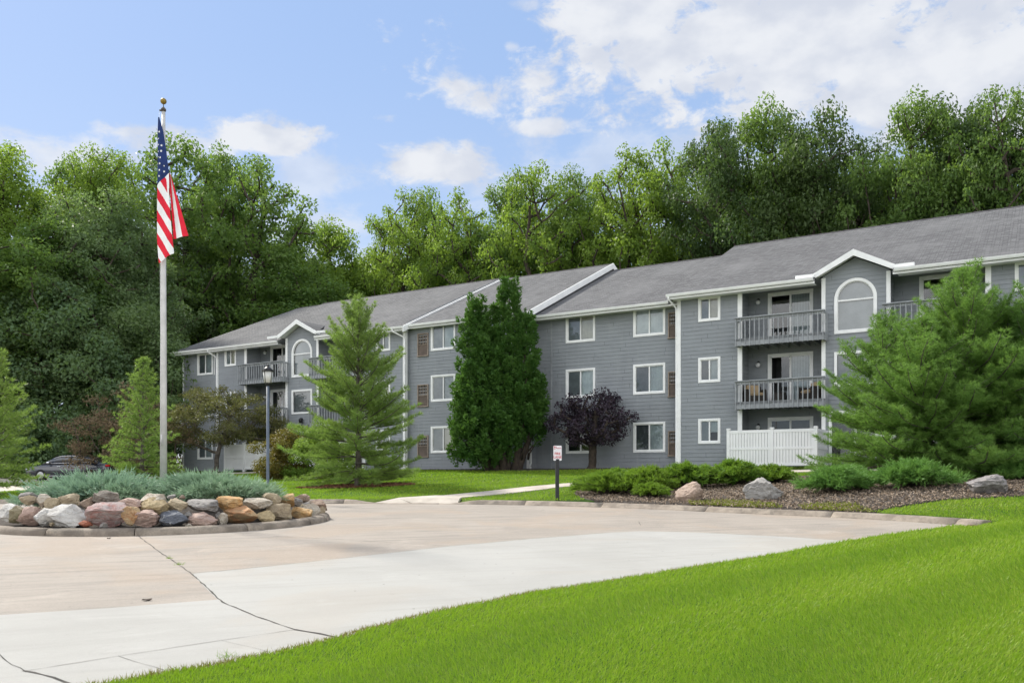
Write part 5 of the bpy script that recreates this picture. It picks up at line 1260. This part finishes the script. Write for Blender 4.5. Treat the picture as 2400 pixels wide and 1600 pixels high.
# ---- junipers: arching stems with feathered sprays
def juniper(seed, Rx, Ry, H, stems, leaf, wd, arch=.9, dens=26, updir=.3):
    rng = np.random.default_rng(seed); mb = MB(); Bp = []; Bd = []; tn = []
    for s in range(stems):
        a = rng.uniform(0, 2 * PI); q = rng.random() ** .55; L = np.array((math.cos(a) * Rx, math.sin(a) * Ry)) * q * rng.uniform(.8, 1.1); h = H * rng.uniform(.45, 1.1) * (1 - .45 * q ** 2)
        b0 = L * rng.uniform(0, .35) * rng.random(); pts = []
        for k in range(6):
            t = k / 5; pts.append(Vector((b0[0] + (L[0] - b0[0]) * t, b0[1] + (L[1] - b0[1]) * t, .02 + h * (1 - (1 - t) ** (1.6 + arch)) - .10 * H * t * t)))
        mb.tube(pts, [.012 * (1 - .7 * k / 5) + .002 for k in range(6)], 4, cap=False); bt = rng.uniform(0, .55)
        PT = np.array([tuple(p) for p in pts]); m = dens
        tt = rng.uniform(.25, 1.0, m) ** .8; X = np.stack([np.interp(tt, np.linspace(0, 1, 6), PT[:, i]) for i in range(3)], 1); fw = nrm(np.stack([np.interp(np.minimum(tt + .1, 1.1), np.linspace(0, 1, 6), PT[:, i]) for i in range(3)], 1) - np.stack([np.interp(tt - .1, np.linspace(0, 1, 6), PT[:, i]) for i in range(3)], 1))
        dv = nrm(fw + rng.normal(size=(m, 3)) * .45 + np.array((0, 0, updir))); Bp.append(X); Bd.append(dv); tn.append(np.clip(bt + rng.random(m) * .5, 0, 1))
    Bp = np.concatenate(Bp); Bd = np.concatenate(Bd); tn = np.concatenate(tn); n = len(Bp); k = 9
    # a feather: a central axis with side blades
    f = np.tile(np.linspace(0, 1, k), n); sd = np.tile(np.array([1, -1] * k)[:k], n); P_ = np.repeat(Bp, k, 0); D_ = np.repeat(Bd, k, 0); side = nrm(np.cross(D_, rng.normal(size=D_.shape)))
    axisL = leaf * rng.uniform(.7, 1.3, (n, 1)); P_ = P_ + D_ * (f[:, None] * np.repeat(axisL, k, 0)); dr = D_ + side * (sd[:, None] * .65) * (f[:, None] < .95)
    V = blades(rng, P_, dr, leaf * .55 * (1.2 - f * .5), wd)
    return mb.mesh('stems'), npmesh('foliage', V, 3, np.stack([np.repeat(tn, k)] * 3, 1))
J1 = juniper(61, 1.6, 1.25, .43, 105, .30, .026, dens=17, updir=.35); J2 = juniper(62, 1.4, 1.1, .39, 90, .30, .026, dens=17, updir=.35)
ig = 'blue green junipers on the rock ringed island'
for (dx, dy, v, s, rz_, lab) in [(-1.2, -.5, J1, 1.0, 0, 'largest blue green juniper left of the flagpole, with long feathery tips'), (-2.1, -.7, J2, .62, 1.0, 'blue green juniper at the left end of the island planting'), (-.45, -1.0, J2, .66, 2, 'low blue green juniper just left of the foot of the flagpole'),
        (1.15, -.3, J2, .98, 3, 'blue green juniper just right of the flagpole'), (1.75, -.55, J1, .78, 4.0, 'blue green juniper at the right end of the island planting'), (.3, .9, J1, .85, 5, 'blue green juniper on the far side of the flagpole')]:
    x, y = ISC[0] + dx, ISC[1] + dy; mk('blue_juniper', v[0], v[1], (x, y, isz(x, y) - .03), MAT['blue_juniper'], MAT['bark'], s, rz_, lab, 'juniper', ig, crown_name='foliage', trunk_name='stems')
JG = juniper(63, 1.25, .85, .66, 110, .23, .022, dens=22, arch=.5)
for xd, yd, Y, s, rz_, lab in [(1925, 1140, 23.9, .92, 0, 'bright green juniper right of the big grey dome boulder'), (2098, 1132, 23.6, .98, 2.6, 'bright green juniper under the big pine, between the two boulders right of centre'),
        (1950, 1108, 26.2, .75, 1.3, 'green juniper tucked behind the one beside the dome boulder'), (2345, 1112, 24.6, .72, .7, 'dark juniper behind the flat grey boulder at the right edge')]:
    x, y = P(xd * 1.0204, yd, Y)[:2]; mk('green_juniper', JG[0], JG[1], (x, y, gz(x, y)), MAT['green_juniper'], MAT['bark'], s, rz_, lab, 'juniper', 'green junipers in the mulch bed', crown_name='foliage', trunk_name='stems')
JL = juniper(64, 1.75, 1.05, .82, 210, .15, .020, dens=28, arch=.2, updir=.5)
for x, y, s, rz_, lab in [(3.05, 27.4, .80, 0, 'low spreading juniper at the left tip of the mulch bed'), (4.3, 27.7, .92, 1, 'low spreading juniper with browned tips behind the pink boulder'), (4.15, 26.0, .50, 2, 'small low juniper creeping left of the pink boulder'),
        (5.7, 28.2, .95, 3, 'low spreading juniper between the pink boulder and the building downspout'), (7.3, 28.6, .95, 4, 'low spreading juniper behind the grey dome boulder'), (8.6, 28.9, .7, 5, 'low dark juniper in front of the patio fence'), (3.4, 28.9, .8, .5, 'low juniper at the back left of the mulch bed, nearest the footpath')]:
    mk('spreading_juniper', JL[0], JL[1], (x, y, gz(x, y)), MAT['low_juniper'], MAT['bark'], s, rz_, lab, 'juniper', 'low spreading junipers in the mulch bed', crown_name='foliage', trunk_name='stems')

# ------------------------------------------------------------------ rocks
def rockmat(name, a, b, c, vein=None, k=.5):
    m = bpy.data.materials.new(name); m.use_nodes = True; t = NT(m.node_tree); bs = t.n['Principled BSDF']; bs.inputs['Roughness'].default_value = .85; bs.inputs['Specular IOR Level'].default_value = .25
    g = t.new('ShaderNodeTexCoord').outputs['Object']; oi = t.new('ShaderNodeObjectInfo').outputs['Random']; g2 = t.vm('ADD', g, t.comb(t.m('MULTIPLY', oi, 9), 0, t.m('MULTIPLY', oi, 5)))
    x, y, z = t.sep(g2); lay = t.comb(t.m('MULTIPLY', x, .8), t.m('MULTIPLY', y, .8), t.m('MULTIPLY', z, 2.4))
    c_ = t.mix(t.ramp(t.noise(g2, 3, 6, .65, .8), .38, .62), a, b); c_ = t.mix(t.ramp(t.noise(lay, 4, 6, .7, 1.2), .5, .68, 0, k), c_, c)
    c_ = t.mix(t.ramp(t.noise(lay, 9, 6, .75, 1.5), .52, .66, 0, .55), c_, tuple(v * .35 for v in b)); c_ = t.mix(t.ramp(t.noise(g2, 7, 5, .7, .6), .56, .68, 0, .5), c_, tuple(min(.6, v * 1.45) for v in a)); c_ = t.mix(t.ramp(t.noise(g2, 60, 3, .8), .45, .75, 0, .55), c_, tuple(v * .4 for v in a)); c_ = t.mix(t.ramp(t.noise(g2, 95, 2, .8), .55, .75, 0, .35), c_, tuple(min(.7, v * 1.5) for v in a))
    if vein:
        v = t.m('ABSOLUTE', t.m('SUBTRACT', t.noise(g2, 2.2, 3, .5, 1.0), .5)); c_ = t.mix(t.ramp(v, .0, .016, .8, 0), c_, vein)
    t.set(bs.inputs['Base Color'], c_); bn = t.new('ShaderNodeBump'); bn.inputs['Strength'].default_value = 1; bn.inputs['Distance'].default_value = .05
    t.set(bn.inputs['Height'], t.m('ADD', t.noise(lay, 7, 8, .7, .5), t.m('MULTIPLY', t.noise(g2, 45, 4, .7), .25))); t.l.new(bn.outputs[0], bs.inputs['Normal']); return m
RM = dict(
    white=rockmat('white_grey_stone', (.60, .58, .54), (.46, .44, .41), (.24, .22, .19)), pale=rockmat('pale_tan_stone', (.50, .45, .37), (.38, .32, .25), (.22, .17, .12)),
    pink=rockmat('pink_stone', (.46, .33, .27), (.36, .25, .21), (.44, .37, .33), None, .6), redstreak=rockmat('red_streaked_stone', (.42, .36, .34), (.34, .20, .18), (.40, .14, .11), None, .7),
    red=rockmat('brick_red_stone', (.36, .13, .08), (.28, .10, .06), (.40, .22, .14)), orange=rockmat('orange_stone', (.50, .29, .12), (.47, .36, .21), (.36, .17, .08)),
    rust=rockmat('rust_stone', (.46, .23, .11), (.45, .34, .20), (.36, .27, .17), None, .8), tan=rockmat('tan_stone', (.45, .37, .25), (.36, .29, .20), (.27, .22, .16)),
    yellow=rockmat('yellow_tan_stone', (.48, .38, .22), (.40, .31, .18), (.29, .22, .14)), brown=rockmat('brown_stone', (.33, .24, .18), (.25, .19, .145), (.14, .10, .075)),
    moss=rockmat('mossy_brown_stone', (.28, .24, .16), (.22, .20, .12), (.12, .11, .06)), grey=rockmat('grey_stone', (.30, .28, .26), (.22, .205, .19), (.12, .11, .10)),
    blue=rockmat('dark_blue_stone', (.12, .13, .155), (.17, .18, .20), (.06, .065, .075), (.5, .5, .48)), boulder=rockmat('pale_grey_granite', (.36, .345, .325), (.29, .275, .26), (.22, .205, .185)),
    pinkb=rockmat('pink_granite', (.42, .32, .26), (.35, .26, .20), (.45, .37, .30)), greyb=rockmat('grey_veined_boulder', (.27, .25, .245), (.18, .165, .16), (.34, .31, .29), (.36, .33, .32)), drift=rockmat('weathered_knotted_stone', (.27, .235, .20), (.16, .135, .11), (.36, .33, .29), None, .8))
def rock_mesh(seed, w, d, h, cuts=9, rough=.10, sub=4, shape=None):
    bm = bmesh.new(); bmesh.ops.create_icosphere(bm, subdivisions=sub, radius=1); r = random.Random(seed); pl = []
    for k in range(cuts):
        v = Vector((r.gauss(0, 1), r.gauss(0, 1), r.gauss(0, 1))).normalized(); pl.append((v, r.uniform(.50, .84)))
    off = Vector((seed * 1.37, seed * .71, seed * 2.1))
    for v in bm.verts:
        p = v.co.normalized(); q = p * (1 + .22 * noise.noise(p * 1.1 + off))
        for n_, c in pl:
            e = q.dot(n_) - c
            if e > 0: q -= n_ * e * .98
        rg = 1 - abs(noise.noise(p * 2.6 + off)) * 2
        q *= 1 + rough * .8 * noise.noise(p * 3.2 + off) + rough * .55 * noise.noise(p * 7 + off) + rough * .3 * noise.noise(p * 15 + off) - rough * .9 * max(0, rg - .80) * 4
        q *= 1 + rough * .35 * noise.noise(Vector((p.x * 1.5, p.y * 1.5, p.z * 9)) + off)
        if shape == 'dome': q.x *= 1 - .30 * max(0, q.z)
        if shape == 'ridge': q += Vector((0, 0, .16 * math.sin(q.x * 5 + q.z * 7 + noise.noise(q * 2) * 3)))
        v.co = q
    mn = [min(v.co[i] for v in bm.verts) for i in range(3)]; mx = [max(v.co[i] for v in bm.verts) for i in range(3)]
    for v in bm.verts: v.co = Vector([((v.co[i] - mn[i]) / (mx[i] - mn[i]) - (.5 if i < 2 else 0)) * (w, d, h)[i] for i in range(3)])
    me = bpy.data.meshes.new('rock'); bm.to_mesh(me); bm.free(); me.polygons.foreach_set('use_smooth', [True] * len(me.polygons)); me.set_sharp_from_angle(angle=R(22)); return me
def rock(name, seed, x0, x1, y0, y1, r, m, label, tilt=0, shape=None, cuts=9, dep=.85, group='stones ringing the flagpole island'):
    # x0..y1: its outline in the photograph's pixels; r: distance from the centre of the island
    xm = (x0 + x1) / 2; q = (xm - 1200) / F; cx, cy = ISC
    A = 1 + q * q; B = -2 * (q * cx + cy); Cc = cx * cx + cy * cy - r * r; disc = max(B * B - 4 * A * Cc, 0); Y = (-B - math.sqrt(disc)) / (2 * A); X = q * Y
    w = (x1 - x0) / F * Y; h = (y1 - y0) / F * Y; zb = 1.5 + (1119 - y1) / F * Y
    me = rock_mesh(seed, w * 1.06, max(w, h) * dep, h * 1.0, cuts, shape=shape); o = link(name, me, None, RM[m]); o.location = (X, Y, zb); o.rotation_euler = (0, R(tilt), 0); tag(o, label, 'rock', group); return o
def rz5(x0, x1, y0, y1): return x0 / 2.94, x1 / 2.94, 1080 + y0 / 2.94, 1080 + y1 / 2.94
ROCKS = [
 (0, 205, 290, 425, 3.20, 'white', 'large pale flat topped rock at the left edge of the island'), (50, 215, 303, 432, 3.28, 'moss', 'mossy brown rock leaning against the pale rock at the left edge'),
 (130, 280, 310, 447, 3.22, 'pink', 'pinkish grey rock between the mossy rock and a square white one'), (238, 397, 322, 450, 3.22, 'white', 'squarish white rock left of the large white block'),
 (338, 378, 420, 453, 3.33, 'tan', 'tiny tan stone wedged before the large white block'), (362, 622, 294, 456, 3.12, 'white', 'largest white block in the front row, left of the small red rock'),
 (538, 630, 407, 456, 3.30, 'red', 'small brick red rock between the white block and the red streaked boulder'), (608, 902, 280, 456, 3.08, 'redstreak', 'biggest boulder of the ring, streaked with red'),
 (690, 742, 424, 459, 3.36, 'grey', 'tiny grey stone under the red streaked boulder'), (846, 968, 308, 447, 3.22, 'rust', 'narrow orange shard leaning right of the red streaked boulder'),
 (898, 1090, 334, 456, 3.18, 'pink', 'smooth rounded pink rock right of the leaning orange shard'), (1088, 1298, 337, 456, 3.15, 'blue', 'dark blue grey rock crossed by white veins'),
 (1274, 1332, 429, 457, 3.36, 'pale', 'tiny tan pebble right of the dark veined rock'), (1252, 1335, 344, 402, 3.0, 'grey', 'small grey rock behind the dark veined rock'),
 (1296, 1502, 347, 454, 3.17, 'pink', 'pale rounded pinkish rock in the front row right of the pole'), (1480, 1530, 346, 440, 3.02, 'grey', 'dark narrow rock half hidden behind the small chalky one'),
 (1500, 1570, 354, 449, 3.28, 'pale', 'small upright chalky rock beside the layered orange boulder'), (1528, 1784, 303, 441, 3.12, 'rust', 'large layered orange and tan boulder'),
 (1772, 1895, 339, 439, 3.22, 'yellow', 'rounded yellow tan rock right of the layered orange boulder'), (1848, 2005, 289, 432, 3.16, 'tan', 'upright tan grey boulder second from the orange tinted one at right'),
 (1998, 2155, 314, 415, 3.26, 'orange', 'orange tinted wedge rock near the right end of the front row'), (2068, 2205, 289, 407, 3.30, 'pale', 'light rock at the right end, behind the orange tinted wedge'),
 (2140, 2242, 279, 395, 3.33, 'tan', 'striped tan rock at the far right end of the ring'), (2132, 2248, 261, 348, 3.30, 'brown', 'reddish brown rock topmost at the right end of the ring'),
 (145, 268, 212, 302, 2.75, 'grey', 'low grey rock at the top left of the ring'), (148, 242, 234, 305, 2.95, 'tan', 'tan rock in front of the low grey one at the top left'),
 (242, 347, 224, 322, 2.95, 'pale', 'pale rounded rock in the back row at the left'), (314, 412, 249, 342, 2.98, 'tan', 'small yellowish rock in the back row left of a bigger tan one'),
 (397, 547, 222, 342, 2.85, 'tan', 'tan brown peaked rock in the back row left of the white block'), (552, 650, 244, 352, 2.92, 'brown', 'brown rounded rock above the small red one'),
 (640, 822, 199, 347, 2.80, 'drift', 'gnarled twisted grey rock standing above the red streaked boulder'), (820, 984, 252, 347, 2.88, 'pink', 'reddish tan rock in the back row, left of the foot of the pole'),
 (968, 1158, 221, 330, 2.72, 'pale', 'pale arched slab just before the flagpole'), (974, 1160, 245, 374, 2.90, 'yellow', 'yellowish pointed rock in front of the pale arched slab'),
 (1168, 1293, 252, 350, 2.90, 'tan', 'rounded tan rock just right of the flagpole'), (1290, 1502, 261, 356, 2.90, 'grey', 'dark grey oval rock in the back row'),
 (1483, 1670, 240, 347, 2.88, 'orange', 'bright orange yellow rock above the layered boulder'), (1666, 1870, 252, 340, 2.90, 'pale', 'flat tan slab in the back row right of the bright orange rock'),
 (1806, 1937, 216, 312, 2.80, 'tan', 'tan rock standing behind the flat slab'), (1898, 2038, 221, 320, 2.88, 'orange', 'orange brown rock in the back row near the right end'),
 (2008, 2082, 249, 317, 3.0, 'grey', 'small grey rock between the orange brown one and the dark one'), (1998, 2137, 225, 294, 2.75, 'brown', 'dark brown flattish rock at the back of the right end'),
 (1150, 1212, 229, 262, 2.3, 'grey', 'small flat grey stone at the right side of the foot of the pole'), (1234, 1278, 232, 262, 2.3, 'brown', 'tiny brown stone under the junipers right of the pole')]
for i, (a, b, c, d, r, m, lab) in enumerate(ROCKS):
    sh = 'ridge' if m == 'drift' else None
    rock('island_rock', 100 + i * 7, *rz5(a, b, c, d), r, m, lab, shape=sh, cuts=14 if m in ('rust', 'white', 'orange', 'tan', 'pale', 'grey') else 9)
for k in range(16):      # the far side of the ring
    a = R(8 + k * 10.8); r = 3.05; x, y = ISC[0] + r * math.cos(a), ISC[1] + r * math.sin(a); s = .42 + .18 * ((k * 7) % 5) / 5
    o = link('island_rock', rock_mesh(300 + k, s, s * .8, s * .6, 8, sub=3), None, RM[['tan', 'grey', 'pale', 'brown', 'pink'][k % 5]]); o.location = (x, y, D(y) + .12); o.rotation_euler = (0, 0, a)
    tag(o, 'rough stone on the far side of the island, hidden behind the junipers', 'rock', 'stones on the far side of the island')
def boulder(seed, x0, x1, y0, y1, Y, m, label, shape=None, cuts=9, dep=.8, sink=.0):
    xm = (x0 + x1) / 2 * 1.0204; X = (xm - 1200) / F * Y; w = (x1 - x0) * 1.0204 / F * Y; g = gz(X, Y); top = 1.5 + (1119 - y0 * 1.0204) / F * Y; me = rock_mesh(seed, w, w * dep, top - g + .18, cuts, shape=shape)
    o = link('boulder', me, None, RM[m]); o.location = (X, Y, g - .18); tag(o, label, 'boulder', 'boulders in the mulch bed'); return o
boulder(7, 1551, 1616, 1105, 1149, 24.6, 'pinkb', 'pinkish angular boulder at the left of the mulch bed, under the low juniper')
boulder(15, 1706, 1803, 1095, 1147, 23.9, 'boulder', 'large pale grey dome shaped boulder in the middle of the mulch bed', 'dome', 8)
boulder(21, 2222, 2314, 1088, 1131, 21.7, 'greyb', 'flat topped veined grey boulder at the right edge of the mulch bed')

# ------------------------------------------------------------------ mulch chips, grass, small litter
def scatter_chips():
    rng = np.random.default_rng(71); n = 60000; X = rng.uniform(1.5, 20, n); Y = rng.uniform(20, 31, n); k = inside(X, Y, BED); X, Y = X[k], Y[k]; Z = ground(X, Y) + .03; n = len(X)
    C = np.stack([X, Y, Z + rng.random(n) * .02], 1); V = leaves(rng, C, rng.normal(size=(n, 3)) * .6 + (0, 0, 1), .075, .35, jit=.6); t = rng.beta(1, 2.2, n)
    me = npmesh('mulch_chips', V, 4, np.stack([t] * 3, 1)); m = leafmat('mulch_chip', (.06, .048, .04), (.38, .32, .27), (.1, .08, .06), .05, .95); tag(link('mulch_chips', me, None, m), 'dark bark mulch chips with paler flecks covering the planting bed', 'mulch', kind='stuff')
    n = 9000; a = rng.uniform(0, 2 * PI, n); r = np.sqrt(rng.random(n)); X = -6.2 + 2.35 * r * np.cos(a); Y = 34.6 + 1.2 * r * np.sin(a); C = np.stack([X, Y, ground(X, Y) + .03], 1); V = leaves(rng, C, rng.normal(size=(n, 3)) * .6 + (0, 0, 1), .09, .4, jit=.6)
    me = npmesh('mulch_chips', V, 4, np.stack([rng.random(n)] * 3, 1)); m = leafmat('red_chip', (.10, .05, .035), (.26, .14, .095), (.1, .05, .03), .05, .95); tag(link('mulch_chips', me, None, m), 'reddish bark chips in the ring under the tall light green pine', 'mulch', kind='stuff')
scatter_chips()
def grass():
    rng = np.random.default_rng(72); out = []; tn = []
    polys = [DRIVE, [(x, y - .02) for x, y in FAR] + [(x + .33, y + .33) for x, y in FAR][::-1], [(x, y) for x, y in FAR] + [(x, y + .46) for x, y in FAR][::-1], PATH1, PATH2, RAMP, PARK, BED, STRIPB, RING, RING2]
    # near lawn and far lawn: fewer but larger tufts with distance
    for (n, y0, y1, xa, xb) in ((1150000, 2.2, 24, -.6, 1.1), (230000, 26, 47, -.58, .72)):
        Y = y0 * (y1 / y0) ** rng.random(n) if y0 < 20 else rng.uniform(y0, y1, n)
        X = Y * rng.uniform(xa, xb, n) + rng.uniform(-.3, .6, n)
        ok = np.ones(n, bool)
        for p in polys: ok &= ~inside(X, Y, p)
        X, Y = X[ok], Y[ok]
        if y0 > 20:
            w = NX * X + NY * Y - C0; k = (w < -.25); X, Y = X[k], Y[k]
        n = len(X); Z = ground(X, Y); d = np.hypot(X, Y)
        clump = np.array([noise.noise((float(a) * .9, float(b) * .9, 0)) for a, b in zip(X[::8], Y[::8])]); clump = np.repeat(clump, 8)[:n] if n <= len(clump) * 8 else np.resize(clump, n)
        h = (.030 + .0023 * np.minimum(d, 14)) * rng.uniform(.45, 1.35, n); wd = np.maximum(.0048, .0009 * d) * rng.uniform(.7, 1.3, n)
        dv = np.stack([rng.normal(size=n) * .42, rng.normal(size=n) * .42, np.ones(n)], 1)
        # mown stripes lean this way and that
        dn = dist(X, Y, NEAR) + .25 * clump; s = np.tanh(2 * np.sin(dn * 2 * PI / 2.1 + .4)); dv[:, 0] += .45 * s; dv[:, 1] -= .40 * s
        s3 = nrm(np.cross(nrm(dv), rng.normal(size=dv.shape))); B = np.stack([X, Y, Z - .005], 1)
        V = np.stack([B - s3 * wd[:, None] * .5, B + s3 * wd[:, None] * .5, B + nrm(dv) * h[:, None]], 1).reshape(-1, 3)
        c2 = np.resize(np.repeat(np.array([noise.noise((float(a) * .28, float(b) * .28, 7)) for a, b in zip(X[::8], Y[::8])]), 8), n); t = np.clip(.30 + .85 * clump + 1.0 * c2 + .20 * s + rng.normal(size=n) * .33, 0, 1); out.append(V); tn.append(t)  # s also puts the mowing bands' light and dark into blade tone
    V = np.concatenate(out); t = np.concatenate(tn); me = npmesh('grass', V, 3, np.stack([t] * 3, 1)); tag(link('grass', me, None, MAT['grass']), 'mown bright green lawn grass around the driveway and before the building', 'grass', kind='stuff')
    print('grass', len(t))
    # ragged blades overhanging the near edge, straw coloured here and there
    n = 9000; i = rng.integers(0, len(NEAR) - 8, n); f = rng.random(n); L = np.array(NEAR); a = L[i] * (1 - f[:, None]) + L[i + 1] * f[:, None]; tdir = nrm(L[i + 1] - L[i]); nn = np.stack([tdir[:, 1], -tdir[:, 0]], 1); a = a - nn * rng.uniform(-.03, .10, (n, 1)) * -1
    Z = .026 * a[:, 1] + .01; dv = np.stack([-nn[:, 0] * .4 + rng.normal(size=n) * .5, -nn[:, 1] * .4 + rng.normal(size=n) * .5, np.full(n, .9)], 1); B = np.column_stack([a, Z]); V = blades(rng, B, dv, .045 * rng.uniform(.5, 1.4, n), .008)
    me = npmesh('grass', V, 3, np.stack([rng.random(n)] * 3, 1)); tag(link('edge_grass', me, None, leafmat('dry_grass', (.09, .16, .02), (.30, .24, .10), (.2, .2, .05), .3)), 'ragged partly straw coloured grass along the lawn edge', 'grass', kind='stuff')
    # low yellow green groundcover by the kerb
    n = 26000; X = rng.uniform(4, 9.6, n); Y = rng.uniform(20, 25, n); dk = dist(X, Y, FAR); k = (~inside(X, Y, DRIVE)) & (dk > .44) & (dk < .75 + .5 * np.abs(np.sin(X * 1.3))) & (((X > 4.9) & (X < 6.9)) | ((X > 7.3) & (X < 8.6))); X, Y = X[k], Y[k]; n = len(X)
    B = np.stack([X, Y, ground(X, Y)], 1); dv = np.stack([rng.normal(size=n) * .9, rng.normal(size=n) * .9, np.ones(n)], 1); V = blades(rng, B, dv, .09 * rng.uniform(.5, 1.4, n), .03)
    me = npmesh('groundcover', V, 3, np.stack([rng.random(n)] * 3, 1)); tag(link('groundcover', me, None, leafmat('yellow_groundcover', (.16, .20, .02), (.22, .24, .04), (.25, .3, .03), .3)), 'yellow green creeping groundcover along the kerb of the mulch bed', 'groundcover', kind='stuff')
grass()
def clods():
    rng = random.Random(8)
    for k in range(14):
        t = k / 13; p = gp(2175 + 95 * t + rng.uniform(-4, 4), 1247 - 8 * t + rng.uniform(-1, 1)); s = rng.uniform(.06, .17)
        o = link('soil_clod', rock_mesh(500 + k, s * 1.5, s, s * .7, 5, .4, 3), None, MAT['soil']); o.location = (p[0], p[1], D(p[1]) - .01); tag(o, 'brown clod of turf and soil lying in the corner where driveway meets lawn', 'clod', 'soil clods at the tip of the driveway')
    for x, y, sx in ((344, 1407, .05), (255, 1262, .035)):
        p = gp(x, y); mb = MB(); pts = [(math.cos(a) * sx * (1 + .3 * math.sin(3 * a)), math.sin(a) * sx * .6, .012 + .01 * math.sin(2 * a)) for a in [2 * PI * q / 9 for q in range(9)]]; mb.prism(pts, (0, 0, .003)); o = mb.build('dead_leaf', MAT['bark']); o.location = (p[0], p[1], D(p[1])); tag(o, 'dark dead leaf on the ' + ('pink concrete left of the long crack' if x == 344 else 'pavement just before the island kerb'), 'leaf')
clods()

def weeds():
    rng = np.random.default_rng(9)
    for x, y, sz, lab in ((397, 1308, .05, 'tiny yellow green weed growing in the long pavement crack, nearest the island'), (421, 1323, .07, 'small yellow green weed in the middle of the long pavement crack'), (532, 1540, .075, 'thin sprouting weed at the lawn edge beside the pavement, bottom left')):
        p = gp(x, y); n = 40; B = np.stack([p[0] + rng.normal(size=n) * sz * .4, p[1] + rng.normal(size=n) * sz * .5, np.full(n, D(p[1]))], 1); dv = np.stack([rng.normal(size=n) * .8, rng.normal(size=n) * .8, np.ones(n)], 1)
        tag(link('weed', npmesh('weed', blades(rng, B, dv, sz * rng.uniform(.4, 1.2, n), .004), 3, tones(rng, n)), None, MAT['low_juniper']), lab, 'weed')
weeds()
